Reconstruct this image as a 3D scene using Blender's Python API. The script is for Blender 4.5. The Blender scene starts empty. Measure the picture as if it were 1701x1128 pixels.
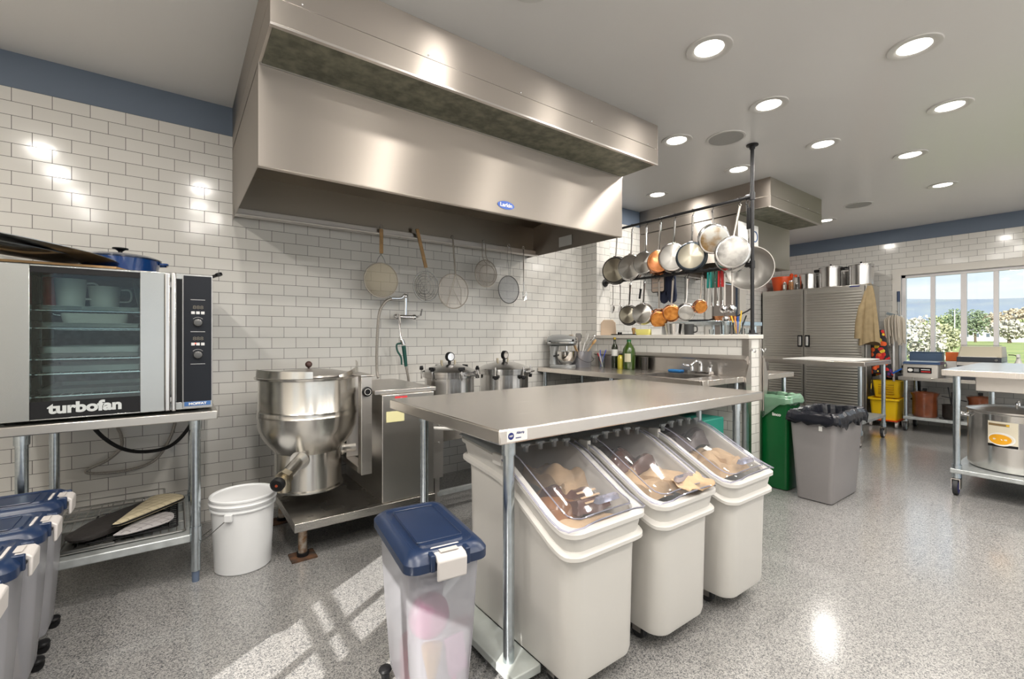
import bpy, math, random
from math import sin, cos, pi, radians, sqrt
from mathutils import Matrix, Vector
random.seed(7)
SC = bpy.context.scene
COL = SC.collection
# ---------------------------------------------------------------- camera
cam_d = bpy.data.cameras.new('camera'); cam = bpy.data.objects.new('camera', cam_d); COL.objects.link(cam)
cam_d.sensor_width = 36; cam_d.lens = 753.3/1701*36; cam_d.shift_y = -4/1701; cam_d.clip_start = 0.02; cam_d.clip_end = 2000
cam.location = (0, 0, 1.22); cam.rotation_euler = (radians(90), 0, radians(-36.41))
SC.camera = cam
SC.view_settings.view_transform = 'Standard'; SC.view_settings.look = 'None'
SC.view_settings.gamma = 1; SC.view_settings.exposure = 0.1; SC.view_settings.use_curve_mapping = False
SC.cycles.max_bounces = 10; SC.cycles.diffuse_bounces = 5; SC.cycles.glossy_bounces = 4
SC.cycles.transparent_max_bounces = 16; SC.cycles.transmission_bounces = 4
SC.cycles.sample_clamp_indirect = 4; SC.cycles.caustics_reflective = False; SC.cycles.caustics_refractive = False
SC.cycles.use_denoising = True
CEIL = 2.778; WY = 3.6; WX = 8.33
# ---------------------------------------------------------------- world: blue sky with thin cloud
w = bpy.data.worlds.new('World'); SC.world = w; w.use_nodes = True
nt = w.node_tree; nt.nodes.clear()
def N(t, k, **kw):
    n = t.nodes.new(k)
    for a, b in kw.items(): setattr(n, a, b)
    return n
def ramp(t, stops, fac=None):
    r = N(t, 'ShaderNodeValToRGB'); e = r.color_ramp.elements
    e[0].position, e[0].color = stops[0][0], (*stops[0][1], 1)
    e[1].position, e[1].color = stops[-1][0], (*stops[-1][1], 1)
    for p, c in stops[1:-1]:
        q = e.new(p); q.color = (*c, 1)
    if fac is not None: t.links.new(fac, r.inputs[0])
    return r
o = N(nt, 'ShaderNodeOutputWorld'); bg = N(nt, 'ShaderNodeBackground'); tc = N(nt, 'ShaderNodeTexCoord')
sep = N(nt, 'ShaderNodeSeparateXYZ'); nt.links.new(tc.outputs['Generated'], sep.inputs[0])
grad = ramp(nt, [(0.0, (.80, .90, .96)), (0.12, (.56, .76, .95)), (0.5, (.30, .52, .86))], sep.outputs[2])
mp = N(nt, 'ShaderNodeMapping'); mp.inputs['Scale'].default_value = (2.2, 2.2, 11); nt.links.new(tc.outputs['Generated'], mp.inputs[0])
no = N(nt, 'ShaderNodeTexNoise'); no.inputs['Scale'].default_value = 1.6; no.inputs['Detail'].default_value = 5
nt.links.new(mp.outputs[0], no.inputs[0])
cl = ramp(nt, [(.42, (0, 0, 0)), (.66, (1, 1, 1))], no.outputs[0])
mx = N(nt, 'ShaderNodeMix', data_type='RGBA'); nt.links.new(cl.outputs[0], mx.inputs[0])
nt.links.new(grad.outputs[0], mx.inputs[6]); mx.inputs[7].default_value = (.92, .94, .97, 1)
nt.links.new(mx.outputs[2], bg.inputs[0]); bg.inputs[1].default_value = 1.05
nt.links.new(bg.outputs[0], o.inputs[0])
# ---------------------------------------------------------------- sun through the glazing behind the camera
sd = bpy.data.lights.new('sun', 'SUN'); sun = bpy.data.objects.new('sun', sd); COL.objects.link(sun)
sd.energy = 9.0; sd.angle = 0.006; sd.color = (1, .96, .9)
sun.rotation_euler = Vector((.84, .5426, -math.tan(radians(30)))).to_track_quat('-Z', 'Y').to_euler()
sun.location = (0, -8, 6)
# daylight portals at the openings (they add no light of their own)
def portal(loc, rot, sx, sy):
    d = bpy.data.lights.new('window_portal', 'AREA'); d.shape = 'RECTANGLE'; d.size = sx; d.size_y = sy
    d.cycles.is_portal = True
    p = bpy.data.objects.new('window_portal', d); COL.objects.link(p); p.location = loc; p.rotation_euler = rot
portal((WX + .1, 1.07, 1.45), (0, radians(90), 0), 1.3, 1.7)
portal((-1.62, .3, 1.34), (0, radians(-90), 0), 1.1, 1.3)
portal((3.4, -2.66, 1.4), (radians(90), 0, 0), 9.6, 2.2)
# ---------------------------------------------------------------- materials
MATS = {}
def new_mat(name):
    m = bpy.data.materials.new(name); m.use_nodes = True; t = m.node_tree
    b = t.nodes['Principled BSDF']; MATS[name] = m
    return m, t, b
def wpos(t):
    g = N(t, 'ShaderNodeNewGeometry'); return g.outputs['Position']
def mat(name, col, rough=.5, metal=0.0, noise=0.0, nscale=30, bump=0.0, bscale=60, coat=0, emis=None, estr=0, spec=.5, alpha=1, col2=None, sss=0, ntype='obj'):
    if name in MATS: return MATS[name]
    m, t, b = new_mat(name)
    b.inputs['Base Color'].default_value = (*col, 1); b.inputs['Roughness'].default_value = rough
    b.inputs['Metallic'].default_value = metal; b.inputs['Specular IOR Level'].default_value = spec
    if coat: b.inputs['Coat Weight'].default_value = coat; b.inputs['Coat Roughness'].default_value = .08
    if emis: b.inputs['Emission Color'].default_value = (*emis, 1); b.inputs['Emission Strength'].default_value = estr
    if noise or bump:
        c = N(t, 'ShaderNodeTexCoord')
    c2 = col2 or tuple(x*(1-noise) for x in col)
    if noise:
        n = N(t, 'ShaderNodeTexNoise'); n.inputs['Scale'].default_value = nscale; n.inputs['Detail'].default_value = 4
        t.links.new(c.outputs['Object'], n.inputs[0])
        r = ramp(t, [(.35, col), (.65, c2)], n.outputs[0]); t.links.new(r.outputs[0], b.inputs['Base Color'])
    if bump:
        n = N(t, 'ShaderNodeTexNoise'); n.inputs['Scale'].default_value = bscale; n.inputs['Detail'].default_value = 3
        t.links.new(c.outputs['Object'], n.inputs[0]); u = N(t, 'ShaderNodeBump'); u.inputs['Strength'].default_value = bump; u.inputs['Distance'].default_value = .004
        t.links.new(n.outputs[0], u.inputs['Height']); t.links.new(u.outputs[0], b.inputs['Normal'])
    if alpha < 1:
        b.inputs['Alpha'].default_value = alpha
    return m
def steel(name, col=(.60, .57, .54), rough=.3, aniso=.75, grain=.06, rotn=0.25, stain=0.0, tone=None, gs=(6, 6, 500)):
    """brushed steel: grain runs level around every upright face"""
    m, t, b = new_mat(name)
    b.inputs['Base Color'].default_value = (*col, 1); b.inputs['Metallic'].default_value = 1
    b.inputs['Roughness'].default_value = rough; b.inputs['Anisotropic'].default_value = aniso
    b.inputs['Anisotropic Rotation'].default_value = rotn
    g = N(t, 'ShaderNodeNewGeometry')
    cr = N(t, 'ShaderNodeVectorMath', operation='CROSS_PRODUCT'); cr.inputs[0].default_value = (0, 0, 1); t.links.new(g.outputs['Normal'], cr.inputs[1])
    ad = N(t, 'ShaderNodeVectorMath', operation='ADD'); ad.inputs[1].default_value = (.02, .003, 0); t.links.new(cr.outputs[0], ad.inputs[0])
    nn = N(t, 'ShaderNodeVectorMath', operation='NORMALIZE'); t.links.new(ad.outputs[0], nn.inputs[0]); t.links.new(nn.outputs[0], b.inputs['Tangent'])
    if grain:
        mp = N(t, 'ShaderNodeMapping'); mp.inputs['Scale'].default_value = gs; t.links.new(g.outputs['Position'], mp.inputs[0])
        n = N(t, 'ShaderNodeTexNoise'); n.inputs['Scale'].default_value = 1; n.inputs['Detail'].default_value = 2; t.links.new(mp.outputs[0], n.inputs[0])
        r = N(t, 'ShaderNodeMapRange'); r.inputs[3].default_value = rough-grain; r.inputs[4].default_value = rough+grain
        t.links.new(n.outputs[0], r.inputs[0]); t.links.new(r.outputs[0], b.inputs['Roughness'])
    if stain:
        n2 = N(t, 'ShaderNodeTexNoise'); n2.inputs['Scale'].default_value = 9; n2.inputs['Detail'].default_value = 5
        c = N(t, 'ShaderNodeTexCoord'); t.links.new(c.outputs['Object'], n2.inputs[0])
        r2 = ramp(t, [(.42, col), (.62, tone or tuple(x*(1-stain) for x in col))], n2.outputs[0]); t.links.new(r2.outputs[0], b.inputs['Base Color'])
    return m
def clear(name, tint=(1, 1, 1), haze=.12, hcol=(.85, .88, .9), rough=.08, gloss=.5):
    """clear or milky thin plastic / glass: see-through + a diffuse haze + a fresnel gloss"""
    m = bpy.data.materials.new(name); m.use_nodes = True; t = m.node_tree; t.nodes.clear(); MATS[name] = m
    out = N(t, 'ShaderNodeOutputMaterial'); tr = N(t, 'ShaderNodeBsdfTransparent'); tr.inputs[0].default_value = (*tint, 1)
    df = N(t, 'ShaderNodeBsdfDiffuse'); df.inputs[0].default_value = (*hcol, 1)
    tl = N(t, 'ShaderNodeBsdfTranslucent'); tl.inputs[0].default_value = (*hcol, 1)
    m0 = N(t, 'ShaderNodeMixShader'); m0.inputs[0].default_value = .4; t.links.new(df.outputs[0], m0.inputs[1]); t.links.new(tl.outputs[0], m0.inputs[2])
    gl = N(t, 'ShaderNodeBsdfGlossy'); gl.inputs['Roughness'].default_value = rough; gl.inputs[0].default_value = (1, 1, 1, 1)
    m1 = N(t, 'ShaderNodeMixShader'); m1.inputs[0].default_value = haze; t.links.new(tr.outputs[0], m1.inputs[1]); t.links.new(m0.outputs[0], m1.inputs[2])
    fr = N(t, 'ShaderNodeFresnel'); fr.inputs[0].default_value = 1.45
    mu = N(t, 'ShaderNodeMath', operation='MULTIPLY'); mu.inputs[1].default_value = gloss; t.links.new(fr.outputs[0], mu.inputs[0])
    m2 = N(t, 'ShaderNodeMixShader'); t.links.new(mu.outputs[0], m2.inputs[0]); t.links.new(m1.outputs[0], m2.inputs[1]); t.links.new(gl.outputs[0], m2.inputs[2])
    t.links.new(m2.outputs[0], out.inputs[0]); return m
def tile(name, ax, x0, z0, bw=.1581, rh=.0757, grout=(.10, .095, .09)):
    m, t, b = new_mat(name)
    s = N(t, 'ShaderNodeSeparateXYZ'); t.links.new(wpos(t), s.inputs[0])
    c = N(t, 'ShaderNodeCombineXYZ')
    a1 = N(t, 'ShaderNodeMath', operation='SUBTRACT'); a1.inputs[1].default_value = x0-200*bw; t.links.new(s.outputs[ax], a1.inputs[0])
    a2 = N(t, 'ShaderNodeMath', operation='SUBTRACT'); a2.inputs[1].default_value = z0-200*rh; t.links.new(s.outputs[2], a2.inputs[0])
    t.links.new(a1.outputs[0], c.inputs[0]); t.links.new(a2.outputs[0], c.inputs[1])
    k = N(t, 'ShaderNodeTexBrick'); k.offset = .5; k.offset_frequency = 2
    k.inputs['Color1'].default_value = (.74, .72, .68, 1); k.inputs['Color2'].default_value = (.70, .68, .64, 1)
    k.inputs['Mortar'].default_value = (*grout, 1); k.inputs['Scale'].default_value = 1; k.inputs['Mortar Size'].default_value = .0014
    k.inputs['Mortar Smooth'].default_value = .1; k.inputs['Brick Width'].default_value = bw; k.inputs['Row Height'].default_value = rh
    t.links.new(c.outputs[0], k.inputs[0]); t.links.new(k.outputs[0], b.inputs['Base Color'])
    r = N(t, 'ShaderNodeMapRange'); r.inputs[3].default_value = .13; r.inputs[4].default_value = .8; t.links.new(k.outputs[1], r.inputs[0]); t.links.new(r.outputs[0], b.inputs['Roughness'])
    n = N(t, 'ShaderNodeTexNoise'); n.inputs['Scale'].default_value = 9; t.links.new(c.outputs[0], n.inputs[0])
    iv = N(t, 'ShaderNodeMath', operation='MULTIPLY_ADD'); iv.inputs[1].default_value = -1.0; t.links.new(k.outputs[1], iv.inputs[0])
    n2 = N(t, 'ShaderNodeMath', operation='MULTIPLY'); n2.inputs[1].default_value = .6; t.links.new(n.outputs[0], n2.inputs[0]); t.links.new(n2.outputs[0], iv.inputs[2])
    u = N(t, 'ShaderNodeBump'); u.inputs['Strength'].default_value = .35; u.inputs['Distance'].default_value = .002
    t.links.new(iv.outputs[0], u.inputs['Height']); t.links.new(u.outputs[0], b.inputs['Normal'])
    return m
def floor_mat():
    m, t, b = new_mat('floor_epoxy'); p = wpos(t)
    v = N(t, 'ShaderNodeTexVoronoi'); v.inputs['Scale'].default_value = 280; t.links.new(p, v.inputs[0])
    sv = N(t, 'ShaderNodeSeparateColor'); t.links.new(v.outputs['Color'], sv.inputs[0])
    r = ramp(t, [(.0, (.055, .06, .068)), (.2, (.145, .145, .15)), (.45, (.275, .27, .262)), (1.0, (.45, .438, .42))], sv.outputs[0])
    n = N(t, 'ShaderNodeTexNoise'); n.inputs['Scale'].default_value = .9; n.inputs['Detail'].default_value = 3; t.links.new(p, n.inputs[0])
    r2 = ramp(t, [(.35, (.93, .93, .93)), (.7, (1, 1, 1))], n.outputs[0])
    x = N(t, 'ShaderNodeMix', data_type='RGBA', blend_type='MULTIPLY'); x.inputs[0].default_value = 1
    t.links.new(r.outputs[0], x.inputs[6]); t.links.new(r2.outputs[0], x.inputs[7]); t.links.new(x.outputs[2], b.inputs['Base Color'])
    b.inputs['Roughness'].default_value = .33; b.inputs['Coat Weight'].default_value = 1.0; b.inputs['Coat Roughness'].default_value = .14
    n3 = N(t, 'ShaderNodeTexNoise'); n3.inputs['Scale'].default_value = 70; n3.inputs['Detail'].default_value = 2; t.links.new(p, n3.inputs[0])
    u = N(t, 'ShaderNodeBump'); u.inputs['Strength'].default_value = .25; u.inputs['Distance'].default_value = .002
    t.links.new(n3.outputs[0], u.inputs['Height']); t.links.new(u.outputs[0], b.inputs['Normal']); u2 = N(t, 'ShaderNodeBump'); u2.inputs['Strength'].default_value = .10; u2.inputs['Distance'].default_value = .002; t.links.new(n3.outputs[0], u2.inputs['Height']); t.links.new(u2.outputs[0], b.inputs['Coat Normal'])
    return m
TILE_Y = tile('tile_back', 0, -.727, 2.579)
TILE_X = tile('tile_side', 1, 3.60, 2.579)
FLOOR = floor_mat()
STEEL = steel('brushed_steel')
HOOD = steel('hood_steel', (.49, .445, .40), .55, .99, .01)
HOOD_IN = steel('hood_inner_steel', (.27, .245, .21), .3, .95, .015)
TOPST = steel('table_top_steel', (.80, .75, .70), .27, .5, .008, gs=(4, 260, 4))
DULL = steel('dull_steel', (.42, .40, .38), .35, .5, .05, stain=.3)
GALV = mat('galvanised_tube', (.60, .66, .70), .22, 1, noise=.15, nscale=60)
SHELF = mat('galvanised_shelf', (.55, .58, .58), .42, .6, noise=.2, nscale=25)
CHROME = mat('chrome', (.75, .75, .76), .08, 1)
ALU = steel('polished_aluminium', (.62, .61, .60), .2, .6, .04)
PANB = steel('pan_base_steel', (.62, .61, .57), .3, .6, .03, stain=.25)
COPPER = mat('copper', (.78, .32, .15), .25, 1, noise=.3, nscale=14, col2=(.55, .22, .08))
WHITE_P = mat('white_plastic', (.63, .61, .575), .38)
PAIL = mat('pail_plastic', (.76, .77, .78), .4)
BLUE_P = mat('navy_plastic', (.010, .025, .07), .3, noise=.2, nscale=5)
GREY_P = mat('light_grey_plastic', (.56, .53, .51), .4)
BLACK = mat('black_plastic', (.010, .010, .011), .35, spec=.25)
IRON = mat('black_iron', (.03, .03, .032), .4, .6)
RUBBER = mat('rubber', (.02, .02, .022), .6)
PAINT = mat('blue_wall_paint', (.15, .19, .255), .5)
CEILM = mat('ceiling_paint', (.86, .84, .82), .25, spec=.3)
TRIM = mat('trim_paint', (.66, .63, .58), .4)
WOOD = mat('light_wood', (.55, .33, .14), .5, noise=.35, nscale=12)
MILKY = clear('milky_bin_plastic', (.84, .85, .88), .5, (.62, .62, .66), .22, .5)
LID = clear('clear_lid_plastic', (.98, .98, .99), .07, (.8, .84, .9), .05, .6)
GLASS = clear('window_glass', (.98, 1, .99), .0, (1, 1, 1), .01, .6)
OVGLASS = clear('oven_glass', (.72, .80, .79), .01, (.3, .4, .4), .02, .9)
JAR = clear('jar_glass', (.93, .95, .95), .08, (.8, .85, .85), .03, 1.0)
PAPER = mat('white_paper', (.80, .79, .76), .6)
# ---------------------------------------------------------------- geometry collector
class G:
    def __init__(s): s.v = []; s.f = []; s.M = Matrix()
    def add(s, vs, fs):
        o = len(s.v); s.v += [s.M @ Vector(p) for p in vs]; s.f += [[i+o for i in q] for q in fs]; return s
    def at(s, M): s.M = M; return s
    def box(s, x0, x1, y0, y1, z0, z1):
        return s.add([(x, y, z) for z in (z0, z1) for y in (y0, y1) for x in (x0, x1)],
                     [(0, 2, 3, 1), (4, 5, 7, 6), (0, 1, 5, 4), (2, 6, 7, 3), (0, 4, 6, 2), (1, 3, 7, 5)])
    def loft(s, rings, cap0=True, cap1=True, closed=True):
        n = len(rings[0]); vs = [p for r in rings for p in r]; fs = []
        for i in range(len(rings)-1):
            for j in range(n if closed else n-1):
                a, b = i*n+j, i*n+(j+1) % n; fs.append((a, b, b+n, a+n))
        if cap0: fs.append(tuple(reversed(range(n))))
        if cap1: fs.append(tuple(range((len(rings)-1)*n, len(rings)*n)))
        return s.add(vs, fs)
    def lathe(s, prof, c=(0, 0, 0), n=32, axis='z', cap0=True, cap1=True):
        def q(r, h, a):
            u, w_ = r*cos(a), r*sin(a)
            return {'z': (c[0]+u, c[1]+w_, c[2]+h), 'x': (c[0]+h, c[1]+u, c[2]+w_), 'y': (c[0]+w_, c[1]+h, c[2]+u)}[axis]
        return s.loft([[q(r, h, 2*pi*j/n) for j in range(n)] for r, h in prof], cap0, cap1)
    def cyl(s, c, r, h, axis='z', r2=None, n=20):
        return s.lathe([(r, 0), (r if r2 is None else r2, h)], c, n, axis)
    def tube(s, pts, r, n=8, closed=False, caps=True):
        pts = [Vector(p) for p in pts]; rings = []; up = None; L = len(pts)
        for i, p in enumerate(pts):
            if closed: d = pts[(i+1) % L]-pts[i-1]
            else: d = pts[min(i+1, L-1)]-pts[max(i-1, 0)]
            d.normalize()
            if up is None:
                up = Vector((0, 0, 1)) if abs(d.z) < .9 else Vector((1, 0, 0))
            a = (up-d*up.dot(d)); a.normalize(); b = d.cross(a); up = a
            rr = r[i] if isinstance(r, (list, tuple)) else r
            rings.append([tuple(p+a*cos(2*pi*k/n)*rr+b*sin(2*pi*k/n)*rr) for k in range(n)])
        if closed: rings.append(rings[0]); caps = False
        return s.loft(rings, caps, caps)
    def ring(s, c, R, r, axis='z', n=32, m=8, sx=1, sy=1):
        pts = []
        for i in range(n):
            a = 2*pi*i/n; u, w_ = R*cos(a)*sx, R*sin(a)*sy
            pts.append({'z': (c[0]+u, c[1]+w_, c[2]), 'x': (c[0], c[1]+u, c[2]+w_), 'y': (c[0]+u, c[1], c[2]+w_)}[axis])
        return s.tube(pts, r, m, closed=True)
    def ball(s, c, r, n=14, sz=1, sx=1, sy=1):
        k = n//2
        return s.loft([[(c[0]+sx*r*sin(pi*i/k)*cos(2*pi*j/n), c[1]+sy*r*sin(pi*i/k)*sin(2*pi*j/n), c[2]-sz*r*cos(pi*i/k)) for j in range(n)]
                       for i in [.08]+list(range(1, k))+[k-.08]])
    def prism(s, poly, a0, a1, axis='z'):
        def q(p, h): return {'z': (p[0], p[1], h), 'y': (p[0], h, p[1]), 'x': (h, p[0], p[1])}[axis]
        return s.loft([[q(p, a0) for p in poly], [q(p, a1) for p in poly]])
    def grid(s, f, nu, nv, closed_u=False):
        vs = [f(i/nu, j/nv) for j in range(nv+1) for i in range(nu+1)]
        return s.add(vs, [(j*(nu+1)+i, j*(nu+1)+i+1, (j+1)*(nu+1)+i+1, (j+1)*(nu+1)+i) for j in range(nv) for i in range(nu)])
def rrect(x0, x1, y0, y1, r, z=0, k=5):
    pts = []
    for cx_, cy_, a in ((x1-r, y0+r, -90), (x1-r, y1-r, 0), (x0+r, y1-r, 90), (x0+r, y0+r, 180)):
        for i in range(k+1):
            t_ = radians(a+90*i/k); pts.append((cx_+r*cos(t_), cy_+r*sin(t_), z))
    return pts
def smooth(pts, k=6):
    """Catmull-Rom through points"""
    P_ = [Vector(p) for p in pts]; P_ = [P_[0]*2-P_[1]]+P_+[P_[-1]*2-P_[-2]]; out = []
    for i in range(1, len(P_)-2):
        a, b, c, d = P_[i-1:i+3]
        for j in range(k):
            t_ = j/k; out.append(.5*((2*b)+(c-a)*t_+(2*a-5*b+4*c-d)*t_*t_+(3*b-a-3*c+d)*t_**3))
    out.append(P_[-2]); return out
def mk(name, g, m, parent=None, loc=None, ang=35, bev=0, solid=0, sub=0):
    me = bpy.data.meshes.new(name)
    off = Vector(loc) if loc is not None else Vector((0, 0, 0))
    me.from_pydata([tuple(p-off) for p in g.v], [], g.f); me.validate(); me.update()
    import bmesh
    bm = bmesh.new(); bm.from_mesh(me); bmesh.ops.recalc_face_normals(bm, faces=bm.faces); bm.to_mesh(me); bm.free()
    me.shade_smooth(); me.set_sharp_from_angle(angle=radians(ang))
    ob = bpy.data.objects.new(name, me); COL.objects.link(ob)
    for q in (m if isinstance(m, (list, tuple)) else [m]): me.materials.append(q)
    if solid:
        d = ob.modifiers.new('solid', 'SOLIDIFY'); d.thickness = solid; d.offset = -1
    if bev:
        d = ob.modifiers.new('bevel', 'BEVEL'); d.width = bev; d.segments = 2; d.limit_method = 'ANGLE'; d.angle_limit = radians(40)
        d.harden_normals = False
    if sub:
        d = ob.modifiers.new('sub', 'SUBSURF'); d.levels = sub; d.render_levels = sub
    if loc is not None: ob.location = loc
    if parent is not None: ob.parent = parent
    return ob
def tag(ob, label, cat, group=None, kind=None):
    ob['label'] = label; ob['category'] = cat
    if group: ob['group'] = group
    if kind: ob['kind'] = kind
    return ob
class T:
    """a thing: an Empty at its base; parts are given in world coordinates (local=False) or in its own"""
    def __init__(s, name, label, cat, loc=(0, 0, 0), rz=0, group=None):
        s.o = bpy.data.objects.new(name, None); COL.objects.link(s.o); s.o.empty_display_size = .05
        s.o.location = loc; s.o.rotation_euler = (0, 0, rz); s.loc = Vector(loc); s.rz = rz
        tag(s.o, label, cat, group)
    def w(s, name, g, m, parent=None, **k):       # part in world coordinates
        inv = (Matrix.Translation(s.loc) @ Matrix.Rotation(s.rz, 4, 'Z')).inverted()
        g.v = [inv @ p for p in g.v]; return mk(name, g, m, parent or s.o, **k)
    def l(s, name, g, m, parent=None, **k):       # part in the thing's own coordinates
        return mk(name, g, m, parent or s.o, **k)
def single(name, g, m, label, cat, group=None, **k):
    xs = [p.x for p in g.v]; ys = [p.y for p in g.v]; zs = [p.z for p in g.v]
    return tag(mk(name, g, m, None, ((min(xs)+max(xs))/2, (min(ys)+max(ys))/2, min(zs)), **k), label, cat, group)
def struct(name, g, m, parent=None, **k):
    ob = mk(name, g, m, parent, **k)
    if parent is None: ob['kind'] = 'structure'
    return ob
def copy_tree(o, parent=None):
    c = o.copy(); COL.objects.link(c)
    if parent is not None: c.parent = parent
    for ch in list(o.children): copy_tree(ch, c)
    return c
def text(name, s, size, m, parent, M, ext=.0008, sx=1, bold=0, shear=0):
    cu = bpy.data.curves.new(name, 'FONT'); cu.body = s; cu.size = size; cu.extrude = ext; cu.align_x = 'CENTER'; cu.align_y = 'CENTER'; cu.offset = bold; cu.shear = shear
    to = bpy.data.objects.new('tmp', cu); COL.objects.link(to)
    dg = bpy.context.evaluated_depsgraph_get(); me = bpy.data.meshes.new_from_object(to.evaluated_get(dg)); COL.objects.unlink(to); bpy.data.objects.remove(to)
    me.transform(M @ Matrix.Diagonal((sx, 1, 1, 1))); me.name = name
    me.materials.clear(); me.materials.append(m)
    ob = bpy.data.objects.new(name, me); COL.objects.link(ob); ob.parent = parent; return ob
def face_ny(x, y, z): return Matrix.Translation((x, y, z)) @ Matrix.Rotation(radians(90), 4, 'X')          # text read from -Y
def face_nx(x, y, z): return Matrix.Translation((x, y, z)) @ Matrix.Rotation(radians(-90), 4, 'Z') @ Matrix.Rotation(radians(90), 4, 'X')  # read from -X
def tr(x, y, z): return Matrix.Translation((x, y, z))
def rot(a, ax): return Matrix.Rotation(radians(a), 4, ax)
# ================================================================ SETTING
struct('floor', G().box(-1.5, WX+.1, -2.7, WY+.1, -.1, 0), FLOOR)
g = G().box(-1.6, WX+.1, -2.7, WY+.1, CEIL, CEIL+.1); struct('ceiling', g, CEILM)
# back wall: painted board with a tiled face, door opening at the right end
def wall_slab(g, axis, u0, u1, z0, z1, d0, d1, holes):
    us = sorted({u0, u1, *[h[0] for h in holes], *[h[1] for h in holes]}); zs = sorted({z0, z1, *[h[2] for h in holes], *[h[3] for h in holes]})
    us = [u for u in us if u0 <= u <= u1]; zs = [z for z in zs if z0 <= z <= z1]
    for a, b in zip(us, us[1:]):
        for c, d in zip(zs, zs[1:]):
            if any(h[0] <= a and b <= h[1] and h[2] <= c and d <= h[3] for h in holes): continue
            if axis == 'y': g.box(a, b, d0, d1, c, d)
            else: g.box(d0, d1, a, b, c, d)
    return g
DH = [(6.25, 7.05, 0, 2.05)]
wb = struct('wall_back', wall_slab(G(), 'y', -1.5, WX+.1, 0, CEIL, WY+.012, WY+.1, DH), PAINT)
struct('tile_facing', wall_slab(G(), 'y', -1.5, WX, 0, 2.579, WY, WY+.0119, DH), TILE_Y, wb)
WIN = (.12, 1.916, .78, 2.10)
wf = struct('wall_right', wall_slab(G(), 'x', -2.7, WY, 0, CEIL, WX+.012, WX+.1, [WIN]), PAINT)
struct('tile_facing', wall_slab(G(), 'x', -2.7, WY, 0, 2.579, WX, WX+.0119, [WIN]), TILE_X, wf)
# the sun comes in through two small sash windows in the left wall
hs = []
for ya, yb in ((.445, .618), (.642, .91), (-.32, -.05), (-.02, .27)):
    for za, zb in ((.80, 1.353), (1.369, 1.423), (1.439, 1.88)): hs.append((ya, yb, za, zb))
struct('wall_left', wall_slab(G(), 'x', -2.7, WY+.1, 0, CEIL, -1.54, -1.5, hs), TRIM)
struct('wall_front', wall_slab(G(), 'y', -1.5, WX+.1, 0, CEIL, -2.7, -2.6, [(-1.3, .2, .3, 2.5), (.3, 1.4, .3, 2.5), (1.5, 3.1, .3, 2.5), (3.2, 4.8, .3, 2.5), (4.9, 6.5, .3, 2.5), (6.6, 8.2, .3, 2.5)]), TRIM)  # unseen wall; its row of openings is added to let more daylight in
struct('sun_blocker', G().box(-16, 9.5, -7.2, -2.72, 2.5, 2.6), TRIM)  # unseen slab added to keep direct sun out of the front openings
# window in the right-hand wall
wn = struct('window_1', G(), TRIM)
y0, y1, z0, z1 = WIN
g = G(); t_ = .095
g.box(WX-.022, WX-.0005, y1, y1+t_, z0-.1, z1+t_); g.box(WX-.022, WX-.0005, y0-t_, y0, z0-.1, z1+t_); g.box(WX-.022, WX-.0005, y0, y1, z1, z1+t_)
g.box(WX-.06, WX+.1, y0-t_, y1+t_, z0-.035, z0)
wn.data = mk('casing', g, TRIM, bev=.003).data; bpy.data.objects.remove(bpy.data.objects['casing']); wn['kind'] = 'structure'
VINYL = mat('window_vinyl', (.72, .70, .70), .4)
g = G()
for a, b in ((y0, y0+.04), (y1-.045, y1)): g.box(WX+.02, WX+.08, a, b, z0, z1)
g.box(WX+.02, WX+.08, y0, y1, z1-.04, z1); g.box(WX+.02, WX+.08, y0, y1, z0, z0+.04)
for a, w_ in ((1.585, .030), (1.28, .036), (.985, .030), (.55, .03)): g.box(WX+.025, WX+.075, a-w_/1.3, a+w_/1.3, z0, z1)
struct('window_frame', g, VINYL, wn, bev=.002)
struct('window_pane', G().box(WX+.046, WX+.05, y0+.03, y1-.03, z0+.03, z1-.03), GLASS, wn)
# door in the back wall
d1 = struct('door_1', G().box(6.27, 7.03, WY+.035, WY+.075, .01, 2.03), mat('taupe_door', (.22, .19, .17), .4), bev=.003)
g = G()
for a, b in ((.25, .95), (1.1, 1.85)):
    for u0, u1 in ((6.38, 6.60), (6.70, 6.92)): g.box(u0, u1, WY+.028, WY+.0349, a, b)
struct('door_panel', g, MATS['taupe_door'], d1, bev=.004)
struct('door_handle', G().cyl((6.34, WY-.03, 1.0), .012, .065, 'y').cyl((6.34, WY-.045, 1.0), .025, .02, 'y'), CHROME, d1)
g = G(); g.box(7.05, 7.25, WY-.02, WY-.0005, 0, 2.2); g.box(6.08, 6.25, WY-.02, WY-.0005, 0, 2.2); g.box(6.25, 7.05, WY-.02, WY-.0005, 2.05, 2.2)
struct('trim_1', g, TRIM, bev=.003)
# partition: tiled half wall with a full-height stub at the back wall, painted cap
PX0, PX1, PY0, PZ = 3.62, 3.82, 1.775, 1.205
pw = struct('wall_partition', G().box(PX0, PX1, PY0, 3.38, 0, PZ), [TILE_X])
struct('tile_facing', G().box(PX0, PX1, PY0-.006, PY0-.0002, 0, PZ), tile('tile_end', 0, 3.66, 1.205), pw)
struct('tile_facing', G().box(PX0-.004, PX1, 3.38, WY-.0005, 0, 2.579), TILE_X, pw)
struct('tile_facing', G().box(PX0-.004, PX1, 3.372, 3.3798, PZ, 2.579), MATS['tile_end'], pw)
struct('upper_paint', G().box(PX0-.004, PX1, 3.372, WY-.0005, 2.58, CEIL-.001), PAINT, pw)
struct('wall_cap', G().box(PX0-.02, PX1+.02, PY0-.02, 3.371, PZ+.0005, PZ+.035), TRIM, pw, bev=.004)
g = G(); g.box(PX0-.006, PX0+.03, PY0-.014, PY0-.0065, .0, PZ-.002).box(PX1-.03, PX1+.006, PY0-.014, PY0-.0065, .0, PZ-.002)
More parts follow.
